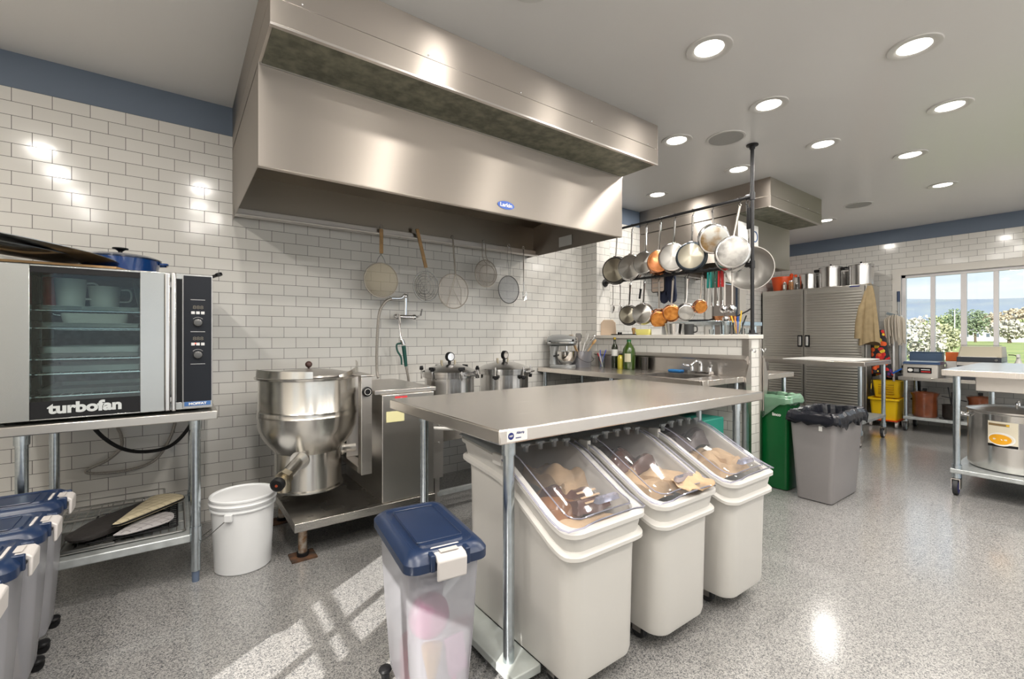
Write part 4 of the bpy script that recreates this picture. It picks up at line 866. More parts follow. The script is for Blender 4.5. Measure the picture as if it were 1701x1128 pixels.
sc.w('side_splash', G().prism([(CX1-.014, .62), (CX1+.009, .62), (CX1+.009, 1.04), (CX1-.05, .911), (CX1-.05, .83)], CY0-.012, CY0-.002, 'y'), STEEL)
for y in (1.83, 2.65, 3.53):
    for x in (CX0+.05, CX1-.06):
        a = sc.w('leg', (lambda g: (leg(g, x, y, .05, .867, .019), g)[1])(G()), GALV); sc.w('foot', G().cyl((x, y, 0), .014, .05), MATS['grey_foot'], a)
sc.w('undershelf', G().box(CX0+.03, CX1-.04, CY0+.04, CY1-.04, .25, .28), SHELF)
sc.w('drain_pipe', G().tube(smooth([(3.245, 2.19, .66), (3.245, 2.19, .50), (3.27, 2.19, .44), (3.40, 2.19, .43), (3.58, 2.19, .43)], 4), .02, 10), mat('drain_plastic', (.7, .69, .66), .4))
f = T('sink_faucet', 'chrome two-handle faucet on the sink counter', 'faucet', (3.53, 2.12, .912))
f.w('base', G().box(3.49, 3.56, 2.02, 2.22, .9115, .937), CHROME, bev=.006)
f.w('spout', G().tube(smooth([(3.53, 2.12, .93), (3.53, 2.12, .985), (3.52, 2.125, 1.01), (3.48, 2.14, 1.015), (3.43, 2.155, .985)], 4), [.016]*9+[.013]*8, 12), CHROME)
for y in (2.04, 2.20):
    f.w('tap_handle', G().cyl((3.53, y, .937), .017, .035).tube([(3.53, y, .975), (3.47, y+(.05 if y > 2.1 else -.05), .99)], [.012, .008], 10), CHROME)
single('scrub_sponge', G().box(3.50, 3.56, 2.29, 2.42, .9115, .935), mat('blue_sponge', (.02, .16, .42), .7, bump=.4), 'blue scrub sponge behind the sink beside the faucet', 'sponge', bev=.008)
single('storage_box', G().box(3.12, 3.42, 1.86, 2.14, .2805, .60), mat('teal_box', (.02, .24, .18), .5), 'teal green box on the shelf under the sink counter', 'box', bev=.008)
# stand mixer
MIXG = mat('mixer_silver', (.42, .43, .43), .25, .4)
mx_ = T('stand_mixer', 'silver stand mixer with a steel bowl at the back end of the counter', 'mixer', (3.14, 3.44, .912), radians(-60))
mx_.l('base', G().loft([rrect(-.10, .17, -.10, .10, .09, 0), rrect(-.10, .17, -.10, .10, .09, .018), rrect(-.09, .16, -.09, .09, .08, .030)]), MIXG)
mx_.l('column', G().loft([rrect(-.10, -.02, -.055, .055, .03, .031), rrect(-.095, -.03, -.045, .045, .03, .12), rrect(-.10, -.01, -.05, .05, .03, .215)]), MIXG)
hd = G(); rs = []
for x, ry, rz, z in ((-.125, .02, .02, .27), (-.12, .045, .045, .27), (-.08, .062, .058, .272), (0, .065, .060, .275), (.10, .060, .055, .272), (.16, .048, .045, .268), (.175, .028, .025, .266)):
    rs.append([(x, ry*cos(2*pi*j/20), z+rz*sin(2*pi*j/20)) for j in range(20)])
hh = mx_.l('head', hd.loft(rs), MIXG)
mx_.l('trim_band', G().loft([rrect(-.127, .178, -.0665, .0665, .06, .246), rrect(-.127, .178, -.0665, .0665, .06, .256)]), CHROME, hh)
mx_.l('attachment_hub', G().lathe([(.027, 0), (.027, .014), (.02, .018), (0, .018)], (.172, 0, .275), 20, 'x'), CHROME, hh)
mx_.l('hub_knob', G().cyl((.16, -.045, .275), .009, -.03, 'y'), BLACK, hh)
mx_.l('speed_lever', G().box(-.09, -.07, -.075, -.063, .262, .270), BLACK, hh)
mx_.l('bowl', G().lathe([(.05, .032), (.052, .040), (.075, .055), (.100, .10), (.104, .165), (.107, .168), (.100, .166), (.095, .10), (.04, .05), (0, .048)], (.075, 0, 0), 36), steel('bowl_steel', (.72, .70, .67), .1, .3, .02))
mx_.l('beater_shaft', G().cyl((.075, 0, .13), .012, .09), CHROME)
mx_.l('bowl_clamp', G().box(-.035, -.02, -.095, -.060, .11, .125), BLACK)
# utensil tub
tub = T('utensil_tub', 'clear plastic tub full of spatulas and spoons beside the mixer', 'tub', (3.37, 3.37, .912))
tub.l('tub_body', G().loft([rrect(-.085, .085, -.075, .075, .02, 0), rrect(-.1, .1, -.085, .085, .025, .16), rrect(-.106, .106, -.09, .09, .025, .162)], True, False), clear('tub_plastic', (.95, .95, .98), .3, (.8, .8, .86), .1, .9), solid=.002)
tub.l('wire_handle', G().tube(smooth([(-.10, -.02, .13), (-.09, -.095, .08), (0, -.115, .05), (.09, -.10, .08), (.10, -.02, .13)], 6), .0022, 6), BLACK)
def utensil(kind, base, tip, lb, m, hm=None, grp='utensils in the tub'):
    b_, t_ = Vector(base), Vector(tip); d = (t_-b_).normalized()
    t = T(kind, lb, kind.replace('_', ' ').split()[-1], tuple(b_), 0, grp)
    t.w('shank', G().tube([b_, t_-d*.06], .006, 8), hm or m)
    q = d.to_track_quat('Z', 'Y').to_matrix().to_4x4()
    g = G(); g.M = Matrix.Translation(t_-d*.06) @ q
    if 'spoon' in kind: g.ball((0, 0, .03), .028, 14, sz=1.35, sy=.35)
    elif 'whisk' in kind:
        for k in range(4):
            a = k*pi/4; g.tube(smooth([(0, 0, -.03), (.022*cos(a), .022*sin(a), .03), (.010*cos(a), .010*sin(a), .06), (0, 0, .065), (-.010*cos(a), -.010*sin(a), .06), (-.022*cos(a), -.022*sin(a), .03), (0, 0, -.03)], 4), .0014, 5)
    else: g.loft([rrect(-.012, .012, -.004, .004, .003, -.01), rrect(-.028, .028, -.004, .004, .003, .01), rrect(-.03, .03, -.003, .003, .003, .07), rrect(-.024, .024, -.002, .002, .002, .085)])
    t.w('head', g, m)
tb = lambda x, y, z=.93: (3.37+x, 3.37+y, z)
utensil('wooden_spoon', tb(.03, -.02), tb(-.13, .0, 1.20), 'wooden spoon leaning left out of the utensil tub toward the mixer', WOOD)
utensil('wooden_spatula', tb(.04, .03), tb(-.09, .05, 1.22), 'flat wooden spatula leaning left in the utensil tub', WOOD)
utensil('wooden_spatula', tb(.02, .0), tb(-.05, .06, 1.23), 'pale wooden paddle standing in the utensil tub behind the spoon', mat('pale_wood', (.62, .52, .40), .6))
utensil('spatula', tb(-.03, -.02), tb(.00, .03, 1.235), 'dark grey flat turner standing in the utensil tub', mat('grey_nylon', (.12, .11, .10), .4))
utensil('ladle_spoon', tb(-.03, .03), tb(.04, .05, 1.25), 'black serving spoon standing tallest in the utensil tub', BLACK)
utensil('spatula', tb(-.02, .0), tb(.07, -.02, 1.235), 'white rubber spatula standing in the utensil tub', PAPER)
utensil('wooden_spoon', tb(-.03, .0), tb(.17, -.05, 1.19), 'light wooden spoon leaning right out of the utensil tub', WOOD)
utensil('whisk', tb(-.04, .02), tb(.20, .0, 1.24), 'wire whisk leaning right out of the utensil tub', CHROME)
cup = T('pen_cup', 'small clear cup of pens on the counter beside the utensil tub', 'cup', (3.44, 3.14, .912))
cup.l('cup_body', G().lathe([(.028, 0), (.036, .115), (.037, .115), (.029, .002)], n=24, cap0=True, cap1=False), JAR)
for (dx_, dy_, tx, ty, c, lb) in ((.01, 0, -.04, .02, (.55, .02, .03), 'red pen in the clear cup'), (-.01, .01, .05, -.01, (.02, .05, .40), 'blue pen in the clear cup leaning right'), (0, -.01, -.06, -.02, (.75, .75, .75), 'white pen in the clear cup leaning left'), (0, .01, .01, .03, (.03, .10, .30), 'dark blue pen upright in the clear cup')):
    single('pen', G().tube([(3.44+dx_, 3.14+dy_, .92), (3.44+tx, 3.14+ty, 1.06+.03*(tx > 0))], .005, 7), mat('pen_%d' % int(c[0]*100+c[2]*10), c, .35), lb, 'pen', 'pens in the counter cup')
# bottles
OLIVE = mat('green_glass', (.035, .075, .008), .06, coat=.5); DKG = mat('dark_green_glass', (.012, .018, .006), .06, coat=.5)
LABEL = mat('bottle_label', (.62, .58, .42), .6)
def bottle(x, y, prof, m, lb, lab=None, cap=None, sq=None):
    t = T('oil_bottle', lb, 'bottle', (x, y, .912))
    g = G().lathe(prof, n=28)
    if sq: g.v = [Vector((p.x*sq[0], p.y*sq[1], p.z)) for p in g.v]
    t.l('glass_body', g, m)
    if lab:
        r, z0_, z1_, a0, a1 = lab
        t.l('label', G().grid(lambda u, v: (r*cos(radians(a0+(a1-a0)*u)), r*sin(radians(a0+(a1-a0)*u)), z0_+(z1_-z0_)*v), 16, 1), LABEL if not cap or len(cap) < 4 else cap[3])
    if cap: t.l('cap', G().cyl((0, 0, cap[0]), cap[1], cap[2], n=20), cap[4] if len(cap) > 4 else BLACK)
bottle(3.53, 3.05, [(0, 0), (.032, 0), (.033, .01), (.033, .20), (.026, .225), (.013, .245), (.013, .285)], DKG, 'tall slim dark oil bottle with a gold cap by the backsplash', (.0335, .12, .185, 150, 290), (.284, .0145, .022, PAPER, mat('gold_cap', (.45, .32, .05), .3, .8)))
bottle(3.515, 2.86, [(0, 0), (.058, 0), (.063, .01), (.063, .16), (.056, .195), (.022, .25), (.018, .262)], OLIVE, 'large green oil jug with a green cap on the counter', (.0636, .07, .15, 180, 235), (.262, .021, .022, LABEL, mat('green_cap', (.01, .12, .03), .4)))
bottle(3.475, 2.93, [(0, 0), (.028, 0), (.030, .01), (.030, .11), (.02, .13), (.014, .135)], mat('yellow_oil', (.50, .42, .03), .08, coat=.5), 'small yellow oil bottle between the two tall oil bottles', None, (.135, .016, .012))
single('dark_jar', G().lathe([(0, 0), (.032, 0), (.034, .10), (.034, .12), (0, .125)], (3.545, 2.70, .912), 24), mat('dark_glass_jar', (.04, .035, .03), .15), 'short dark jar beside the large green oil jug', 'jar')
# ================================================================ THINGS ON THE HALF-WALL CAP
CZ = PZ+.036
single('cutting_board', G().at(tr(3.72, 3.30, CZ) @ rot(-60, 'Z') @ rot(6, 'X')).prism([(-.085, 0), (.085, 0), (.078, .13), (.05, .165), (-.05, .165), (-.078, .13)], -.006, .006, 'y'), mat('cream_board', (.62, .48, .36), .5), 'cream cutting board standing on the half wall against the tiles', 'board', bev=.003)
t = T('serving_tray', 'black flat tray lying at the back end of the half wall top', 'tray', (3.72, 3.07, CZ))
t.l('tray_body', G().loft([rrect(-.05, .05, -.15, .15, .02, 0), rrect(-.06, .06, -.16, .16, .02, .010), rrect(-.055, .055, -.155, .155, .02, .010), rrect(-.048, .048, -.148, .148, .02, .004)]), BLACK)
t.l('clip', G().ball((0, .06, .02), .013, 10).ball((0, .09, .02), .013, 10), BLACK)
single('wooden_knob', G().lathe([(0, 0), (.012, 0), (.016, .03), (.022, .045), (.020, .06), (0, .065)], (3.72, 2.965, CZ+.0105), 18), WOOD, 'small turned wooden knob standing on the black tray', 'stopper')  # a wooden knob, modelled as a piece of its own
single('baking_dish', G().loft([rrect(3.66, 3.78, 2.735, 2.895, .02, CZ), rrect(3.65, 3.79, 2.72, 2.91, .02, CZ+.055)], True, False), mat('yellow_glass', (.68, .62, .18), .3), 'pale yellow rectangular dish on the half wall', 'dish', solid=.003)
single('plastic_box', G().box(3.665, 3.785, 2.60, 2.715, CZ, CZ+.07).box(3.66, 3.79, 2.595, 2.72, CZ+.0701, CZ+.078), PAPER, 'white lidded box on the half wall beside the yellow dish', 'box', bev=.003)
single('mixing_bowl', G().lathe([(0, 0), (.07, 0), (.09, .10), (.095, .10), (.075, -.001)], (3.71, 2.49, CZ), 32, cap0=False, cap1=False) if 0 else G().lathe([(0, 0), (.075, 0), (.090, .105), (.094, .105), (.088, .10), (.072, .004), (0, .004)], (3.71, 2.49, CZ), 32), ALU, 'straight-sided steel pot on the half wall under the copper pans', 'pot')
single('dark_mug', G().lathe([(0, 0), (.042, 0), (.044, .095), (.041, .095), (.038, .006), (0, .006)], (3.70, 2.335, CZ), 28).tube(smooth([(3.70, 2.295, CZ+.08), (3.70, 2.26, CZ+.07), (3.70, 2.26, CZ+.03), (3.70, 2.295, CZ+.02)], 4), .006, 6), mat('dark_glaze', (.04, .04, .04), .3), 'dark grey mug on the half wall beside the steel pot', 'mug')
def jar(x, y, r, h, lb, grp=None, cat='jar'):
    return single('glass_jar', G().lathe([(0, 0), (r*.85, 0), (r, h), (r+.001, h), (r*.87, .003), (0, .003)], (x, y, CZ), 24, cap0=False, cap1=False), JAR, lb, cat, grp)
jar(3.71, 2.00, .042, .105, 'clear glass jar holding a steel measuring cup near the black pole')
jar(3.71, 1.90, .042, .10, 'clear glass jar of coloured pens near the black pole')
jar(3.66, 2.10, .02, .045, 'tiny clear glass left of the jars on the half wall')
jar(3.70, 1.822, .02, .05, 'small clear glass nearest the black pole foot')
t = T('measuring_cup', 'round steel measuring cup standing in the left glass jar', 'cup', (3.71, 2.0, CZ+.01))
t.l('cup', G().ball((0, .0, .125), .03, 16, sz=.8), CHROME); t.l('cup_handle', G().tube([(0, 0, 0), (0, 0, .10)], .004, 6), CHROME)
for (dy_, ty, h, c, lb, n_) in ((.012, .055, .155, (.75, .45, .02), 'yellow pen leaning left in the glass jar', 'a'), (.005, .025, .15, (.70, .25, .06), 'orange pen in the glass jar', 'b'), (0, .0, .15, (.02, .08, .45), 'blue pen in the glass jar', 'c'), (-.01, -.03, .195, (.80, .50, .03), 'tall yellow pencil in the glass jar', 'd'), (-.015, -.07, .155, (.02, .02, .02), 'black marker leaning right in the glass jar', 'e')):
    single('pen', G().tube([(3.71, 1.90+dy_, CZ+.01), (3.71, 1.90+ty, CZ+h)], .0055, 7), mat('pen_ink_'+n_, c, .35), lb, 'pen', 'pens in the half-wall jar')
# ================================================================ POT RACK
RX = 3.745
pr = T('pot_rack', 'black iron pipe pot rack rising from the half wall end to the ceiling', 'rack', (RX, 1.80, CZ))
g = G().tube([(RX, 1.80, CZ), (RX, 1.80, CEIL-.002)], .0145, 14)
pr.w('pole', g, IRON)
pr.w('flange', G().lathe([(.045, 0), (.045, .008), (.022, .014), (.020, .035), (0, .035)], (RX, 1.80, CZ+.0005), 24), IRON)
pr.w('flange', G().lathe([(.045, 0), (.045, -.008), (.022, -.014), (.020, -.035), (0, -.035)], (RX, 1.80, CEIL-.001), 24), IRON)
UZ, LZ = 2.36, 1.808
for z in (UZ, LZ):
    b_ = pr.w('rail', G().tube([(RX, 1.80, z), (RX, 3.371, z)], .0125, 12), IRON)
    pr.w('pipe_fitting', G().cyl((RX, 1.80, z-.03), .021, .06, n=16).cyl((RX, 1.81, z), .020, .04, 'y', n=16), IRON, b_)
    pr.w('wall_flange', G().lathe([(.042, 0), (.042, -.008), (.022, -.014), (.018, -.04), (0, -.04)], (RX, 3.3715, z), 24, 'y'), IRON, b_)
def shook(t, y, z, drop, par=None):
    """s-hook over the rail, from the rail down to the hanging eye"""
    x = RX
    t.w('hook', G().tube(smooth([(x-.012, y, z-.004), (x-.015, y, z+.010), (x, y, z+.0165), (x+.015, y, z+.010), (x+.013, y, z-.02), (x, y, z-drop+.012), (x-.010, y, z-drop), (x, y, z-drop-.012), (x+.010, y, z-drop)], 4), .0026, 6), IRON)
def pan(kind, y, zc, r, depth, bar, m, mb, lb, yaw=20, tilt=0, rim=None, hm=None, cat='pan', hl=None, cx_=None, hy=None):
    """pan hanging by its handle: base disc faces the aisle (-x), swung by yaw about the vertical"""
    t = T(kind, lb, cat, (RX, y, zc), 0, 'pans hanging from the pot rack')
    M = tr((cx_ if cx_ is not None else RX-.03), y, zc) @ rot(yaw, 'Z') @ rot(tilt, 'Y')
    g = G().at(M).lathe([(0, -depth/2+.002), (r*.86, -depth/2), (r*.93, -depth/2+.003), (r*.97, -depth/2+.012), (r, depth/2-.006), (r+.006, depth/2), (r+.005, depth/2+.002), (r-.004, depth/2), (r*.93, -depth/2+.014), (0, -depth/2+.006)], n=48, axis='x')
    t.w('pan_body', g, rim or m)
    t.w('base_disc', G().at(M).lathe([(0, -depth/2-.0035), (r*.80, -depth/2-.0035), (r*.84, -depth/2-.001), (r*.84, -depth/2+.001), (0, -depth/2+.001)], n=48, axis='x'), mb)
    top = M @ Vector((depth/2-.01, 0, r*.97)); eye = Vector((RX, hy if hy is not None else y, bar-.055))
    if (eye-top).length > .02:
        mid = top.lerp(eye, .25)+Vector((.004, 0, 0))
        t.w('handle', G().tube([top+Vector((0, 0, -.012)), mid, eye], [.010, .008, .010], 8).ring((eye.x, eye.y, eye.z+.006), .009, .003, 'x', 14, 5), hm or CHROME)
        t.w('rivet_plate', G().at(M).box(depth/2-.03, depth/2-.004, -.02, .02, r*.93, r+.008), hm or CHROME, bev=.003)
    shook(t, eye.y, bar, .045)
    return t
def fan_mat(name, c1, c2, rough=.3, k=9):
    m = steel(name, c1, rough, .7, .02); t = m.node_tree; b = t.nodes['Principled BSDF']; b.inputs['Anisotropic'].default_value = .92
    t.links.remove(b.inputs['Tangent'].links[0])
    tg = N(t, 'ShaderNodeTangent', direction_type='RADIAL', axis='X'); t.links.new(tg.outputs[0], b.inputs['Tangent'])
    return m
DISC = fan_mat('turned_disc_steel', (.46, .45, .43), (.5, .5, .5)); DISCW = fan_mat('warm_disc_steel', (.47, .44, .36), (.4, .4, .4))
DISCC = mat('worn_copper_base', (.66, .30, .08), .3, 1, noise=.6, nscale=22, col2=(.40, .14, .03))
STAIN = steel('stained_base', (.44, .43, .40), .45, .3, .03, stain=.6, tone=(.26, .17, .08)); STAIN2 = steel('scuffed_base', (.42, .41, .39), .5, .3, .03, stain=.5)
DARKR = mat('anodised_dark', (.07, .065, .06), .3, .7)
pan('skillet', 3.205, 1.925, .145, .05, UZ, DARKR, DISCW, 'dark-rimmed skillet at the left end of the upper rail', rim=DARKR)
pan('skillet', 3.005, 1.932, .133, .05, UZ, ALU, DISC, 'shiny steel skillet second from the left on the upper rail')
pan('saucepan', 2.83, 1.952, .114, .07, UZ, ALU, DISC, 'steel saucepan third from the left on the upper rail, before the copper one')
pan('saucepan', 2.665, 1.94, .110, .13, UZ, COPPER, COPPER, 'large copper pan hanging on the upper rail', yaw=38)
pan('saute_pan', 2.51, 1.962, .135, .075, UZ, ALU, DISC, 'steel saute pan right of the copper pan on the upper rail', yaw=28)
pan('skillet', 2.325, 1.945, .132, .05, UZ, mat('blue_black_rim', (.03, .045, .06), .3, .3), DISCW, 'blue-black rimmed skillet on the upper rail, with a bright ridged base', rim=MATS['blue_black_rim'], yaw=24)
p7 = pan('stock_pot', 2.14, 2.075, .128, .19, UZ, ALU, STAIN, 'deep steel pot with a brown burn mark on its base, tilted on the upper rail', yaw=32, tilt=-14, cat='pot', cx_=RX+.02)
pan('saucepan', 1.915, 1.90, .135, .20, UZ, ALU, STAIN2, 'big scuffed aluminium saucepan in front of the black pole', yaw=28, cx_=RX-.09, hy=1.90, hm=mat('cast_handle', (.62, .58, .52), .4, .9), cat='pot')
t = T('wok_pan', 'wide pale steel bowl hanging behind the black pole', 'bowl', (RX+.09, 1.86, 1.80), 0, 'pans hanging from the pot rack')
t.w('bowl', G().at(tr(RX+.13, 1.885, 1.80) @ rot(24, 'Z')).lathe([(0, .05), (.10, .045), (.155, .02), (.180, -.012), (.186, -.012), (.182, -.006), (.158, .026), (.10, .05), (0, .056)], n=56, axis='x'), mat('pale_steel', (.40, .385, .36), .42, .9))
t.w('handle', G().tube([(RX+.12, 1.885, 1.985), (RX+.09, 1.87, 2.05), (RX+.012, 1.85, UZ-.04)], .007, 8), CHROME); shook(t, 1.85, UZ, .045)
t = T('honing_tool', 'long black flat handle hanging beside the black pole', 'tool', (RX, 1.835, 2.2))
t.w('handle', G().box(RX-.008, RX+.008, 1.816, 1.845, 2.10, 2.275), BLACK, bev=.005); shook(t, 1.83, UZ, .075)
# lower rail
pan('skillet', 3.03, 1.444, .100, .045, LZ, DARKR, DISCW, 'small dark-rimmed skillet leftmost pan on the lower rail', rim=DARKR)
pan('skillet', 2.855, 1.452, .104, .05, LZ, ALU, DISC, 'small steel skillet second pan on the lower rail')
pan('saucepan', 2.685, 1.40, .084, .13, LZ, COPPER, DISCC, 'nearest-hanging copper saucepan with a worn orange base on the lower rail', yaw=35, tilt=-12, hm=mat('iron_handle', (.35, .32, .29), .4, .9), cx_=RX+.0)
pan('saucepan', 2.53, 1.443, .078, .12, LZ, COPPER, DISCC, 'copper saucepan right of the largest hanging copper saucepan, lower rail', yaw=35, tilt=-4, hm=MATS['iron_handle'])
pan('saucepan', 2.375, 1.446, .076, .12, LZ, ALU, DISC, 'small steel saucepan between the copper ones on the lower rail', yaw=35, tilt=-8)
pan('saucepan', 2.235, 1.488, .057, .10, LZ, COPPER, DISCC, 'smallest copper saucepan at the right of the lower rail', yaw=35, tilt=-6, hm=MATS['iron_handle'])
def hung(kind, y, z0_, lb, cat, build, x=RX, drop=.04, grp=None):
    t = T(kind, lb, cat, (x, y, z0_), 0, grp); build(t, x, y); shook(t, y, LZ, drop); return t
def spoon_b(t, x, y):
    t.w('shank', G().tube([(x, y, LZ-.045), (x, y, 1.60), (x-.01, y, 1.56)], [.005, .004, .006], 8), CHROME)
    t.w('bowl', G().at(tr(x-.01, y-.005, 1.515) @ rot(15, 'Y')).ball((0, 0, 0), .026, 14, sz=1.7, sx=.3), CHROME)
hung('serving_spoon', 3.26, 1.47, 'slim steel serving spoon at the left end of the lower rail', 'spoon', spoon_b)
hung('serving_spoon', 3.16, 1.47, 'steel spoon second from the left on the lower rail', 'spoon', spoon_b)
hung('black_peeler', 2.905, 1.60, 'small black-handled tool hanging between the lower skillets', 'tool', lambda t, x, y: t.w('grip', G().at(tr(x, y, 1.655) @ rot(10, 'X')).box(-.008, .008, -.009, .009, -.05, .05), BLACK, bev=.004), drop=.11)
def tongs(col, nm):
    def f(t, x, y):
        for s in (-1, 1):
            t.w('arm', G().at(tr(x, y+s*.012, LZ-.03) @ rot(s*2, 'X')).box(-.008, .008, -.003, .003, -.25, 0).loft([rrect(-.014, .014, -.004, .004, .003, -.29), rrect(-.009, .009, -.003, .003, .002, -.25)]), CHROME)
            t.w('grip', G().at(tr(x, y+s*.012, LZ-.03) @ rot(s*2, 'X')).box(-.013, .013, -.007, .007, -.13, .01), mat(nm, col, .45), bev=.004)
    return f
hung('tongs', 2.165, 1.49, 'kitchen tongs with teal grips on the lower rail', 'tongs', tongs((.0, .22, .19), 'teal_grip'), drop=.03)
hung('tongs', 2.115, 1.49, 'kitchen tongs with dark green grips on the lower rail', 'tongs', tongs((.02, .09, .06), 'dark_green_grip'), drop=.03)
hung('tongs', 2.065, 1.49, 'kitchen tongs with bright red grips on the lower rail', 'tongs', tongs((.60, .02, .02), 'red_grip'), drop=.03)
def ladle_b(r):
    def f(t, x, y):
        t.w('shank', G().tube([(x, y, LZ-.04), (x, y, 1.50), (x, y, 1.47)], .0065, 8), mat('pale_handle', (.62, .58, .54), .4, .5))
        t.w('bowl', G().at(tr(x-.012, y, 1.455) @ rot(60, 'Y')).lathe([(0, -.028), (r*.6, -.024), (r*.9, -.01), (r, .008), (r-.003, .008), (r*.85, -.008), (r*.5, -.02), (0, -.024)], n=24), CHROME)
    return f
hung('ladle', 2.03, 1.43, 'steel ladle right beside the red tongs', 'ladle', ladle_b(.036)); hung('ladle', 1.965, 1.43, 'steel ladle nearest the black pole on the lower rail', 'ladle', ladle_b(.040))
hung('skimmer', 2.40, 1.60, 'flat steel skimmer handle behind the small steel saucepan', 'skimmer', lambda t, x, y: t.w('shank', G().box(x-.003, x+.003, y-.009, y+.009, 1.52, LZ-.05), CHROME), x=RX, drop=.045)
# mitts on the far face of the rack
t = T('pot_holder', 'striped pale pot holder with dark edging hanging below the copper pan', 'pot holder', (RX+.05, 2.72, 1.70))
t.w('pad', G().loft([[(RX+.045+dx_, y, z) for y, z, _ in rrect(2.66, 2.80, 1.665, 1.845, .02, 0)] for dx_ in (0, .012)]), (lambda: (lambda m: m)(mat('striped_cloth', (.62, .50, .42), .9)))())
t.w('binding', G().tube([(RX+.050, y, z) for y, z, _ in rrect(2.658, 2.802, 1.663, 1.847, .02, 0)], .006, 6, closed=True), BLACK)
for i in range(3): t.w('stripe', G().box(RX+.0435, RX+.0448, 2.67, 2.79, 1.70+i*.05, 1.708+i*.05), DULL)
shook(t, 2.73, LZ, .0)
for i, (y, lb) in enumerate(((2.70, 'dark navy oven mitt hanging behind the striped pot holder, the left one'), (2.61, 'dark navy oven mitt hanging right of the striped pot holder'))):
    g = G().loft([[(RX+.075+dx_, y+yy, z) for yy, z in ((-.045, 1.86), (-.05, 1.70), (-.06, 1.62), (-.05, 1.565), (-.015, 1.545), (.02, 1.56), (.035, 1.60), (.06, 1.63), (.062, 1.66), (.045, 1.68), (.045, 1.86))] for dx_ in (0, .028)])
    single('oven_mitt', g, mat('navy_mitt', (.012, .018, .045), .8), lb, 'oven mitt', 'navy mitts behind the rack', bev=.008)
# ================================================================ BEHIND THE HALF WALL
ct = T('steel_counter', 'stainless counter with a side splash on the far side of the half wall', 'counter', (4.15, 2.6, 0))
ct.w('counter_top', G().box(3.845, 4.42, 1.76, 3.58, .868, .911), TOPST, bev=.003)
ct.w('side_splash', G().prism([(3.829, .62), (3.842, .62), (3.90, .83), (3.90, .905), (3.842, 1.05), (3.829, 1.05)], 1.748, 1.758, 'y'), STEEL)
ct.w('backsplash', G().box(3.829, 3.843, 1.76, 3.36, .9115, 1.07), STEEL)
for x, ys in ((3.90, (2.15, 3.5)), (4.36, (1.82, 3.5))):
    for y in ys: ct.w('leg', (lambda g: (leg(g, x, y, 0, .867, .019), g)[1])(G()), GALV)
st = T('equipment_stand', 'steel stand with a flat shelf carrying a black pan behind the hanging pots', 'stand', (4.83, 2.75, 0))
st.w('shelf', G().box(4.55, 5.35, 2.46, 3.08, 1.345, 1.392), GALV, bev=.004)
st.w('cabinet', G().box(4.75, 5.6, 2.5, 3.4, .10, .93), DULL, bev=.004)
for x, y in ((4.60, 2.52), (5.30, 2.52), (4.60, 3.02), (5.30, 3.02)): st.w('leg', G().cyl((x, y, 0), .02, 1.344, n=14), GALV)
t = T('copper_skillet', 'copper skillet with a dark handle on the far steel shelf', 'pan', (4.72, 2.56, 1.393))
t.l('pan_body', G().lathe([(0, 0), (.10, 0), (.125, .05), (.121, .05), (.097, .005), (0, .005)], n=36), COPPER)
t.l('handle', G().tube([(.02, -.12, .045), (.05, -.22, .10), (.06, -.26, .13)], .008, 8), IRON)
t = T('griddle', 'black flat griddle pan on the far steel shelf', 'pan', (4.70, 2.84, 1.393))
t.l('pan_body', G().lathe([(0, 0), (.11, 0), (.125, .02), (.12, .02), (.107, .005), (0, .005)], n=36), IRON); t.l('handle', G().tube([(0, -.12, .015), (-.01, -.2, .03)], .008, 6), IRON)
# ---- waste bins
def square_bin(name, lb, x0, x1, y0, y1, h, taper, m, cat='bin'):
    t = T(name, lb, cat, ((x0+x1)/2, (y0+y1)/2, 0)); a, b = (x1-x0)/2, (y1-y0)/2
    R = lambda o, z, r=.03: rrect(-a-o, a+o, -b-o, b+o, r, z, 4)
    t.l('bin_body', G().loft([R(-.01, 0), R(0, .008), R(taper*.08, .07), R(taper*.10, .08), R(taper, h-.03), R(taper+.008, h-.028), R(taper+.01, h), R(taper-.004, h), R(taper-.008, h-.03), R(-.008, .02)], True, True), m, ang=40)
    return t, a, b
GB, a, b = square_bin('recycling_bin', 'dark green recycling bin with a pale green liner beside the half wall end', 3.875, 4.09, 1.59, 2.04, .745, .012, mat('green_plastic', (.0, .085, .018), .35))
def liner(t, a, b, h, tp, m, drop, seed, name='bin_liner'):
    r = random.Random(seed); P0 = rrect(-a-tp, a+tp, -b-tp, b+tp, .04, 0, 5)
    pts = []
    for p, q in zip(P0, P0[1:]+P0[:1]):
        n = max(1, int(math.dist(p, q)/.03))
        for i in range(n): pts.append((p[0]+(q[0]-p[0])*i/n, p[1]+(q[1]-p[1])*i/n))
    n = len(pts); w1 = [r.uniform(-1, 1) for _ in pts]; w2 = [r.uniform(-1, 1) for _ in pts]
    def rg(o, z, k, kz): return [(x*(1+o/max(a, .1))+k*w1[i]*.5*(1 if x > 0 else -1), y*(1+o/max(b, .1))+k*w2[i]*.5*(1 if y > 0 else -1), h+z+kz*w2[(i*3) % n]) for i, (x, y) in enumerate(pts)]
    dr_ = [drop(x, y) if callable(drop) else drop for x, y in pts]
    low = [(x*(1+.022/max(a, .1))+.008*w1[i], y*(1+.022/max(b, .1))+.008*w1[i], h-dr_[i]+.012*w2[i]) for i, (x, y) in enumerate(pts)]
    g = G().loft([low, rg(.022, -.045, .010, .006), rg(.016, -.012, .008, .005), rg(.002, .012, .006, .006), rg(-.022, .008, .006, .006), rg(-.034, -.05, .012, .01), rg(-.045, -.16, .016, .01), rg(-.05, -.30, .02, .01)], False, True)
    return t.l(name, g, m, ang=20, solid=.0008)
LG = clear('pale_green_liner', (.75, .95, .80), .38, (.38, .62, .45), .25, .8)
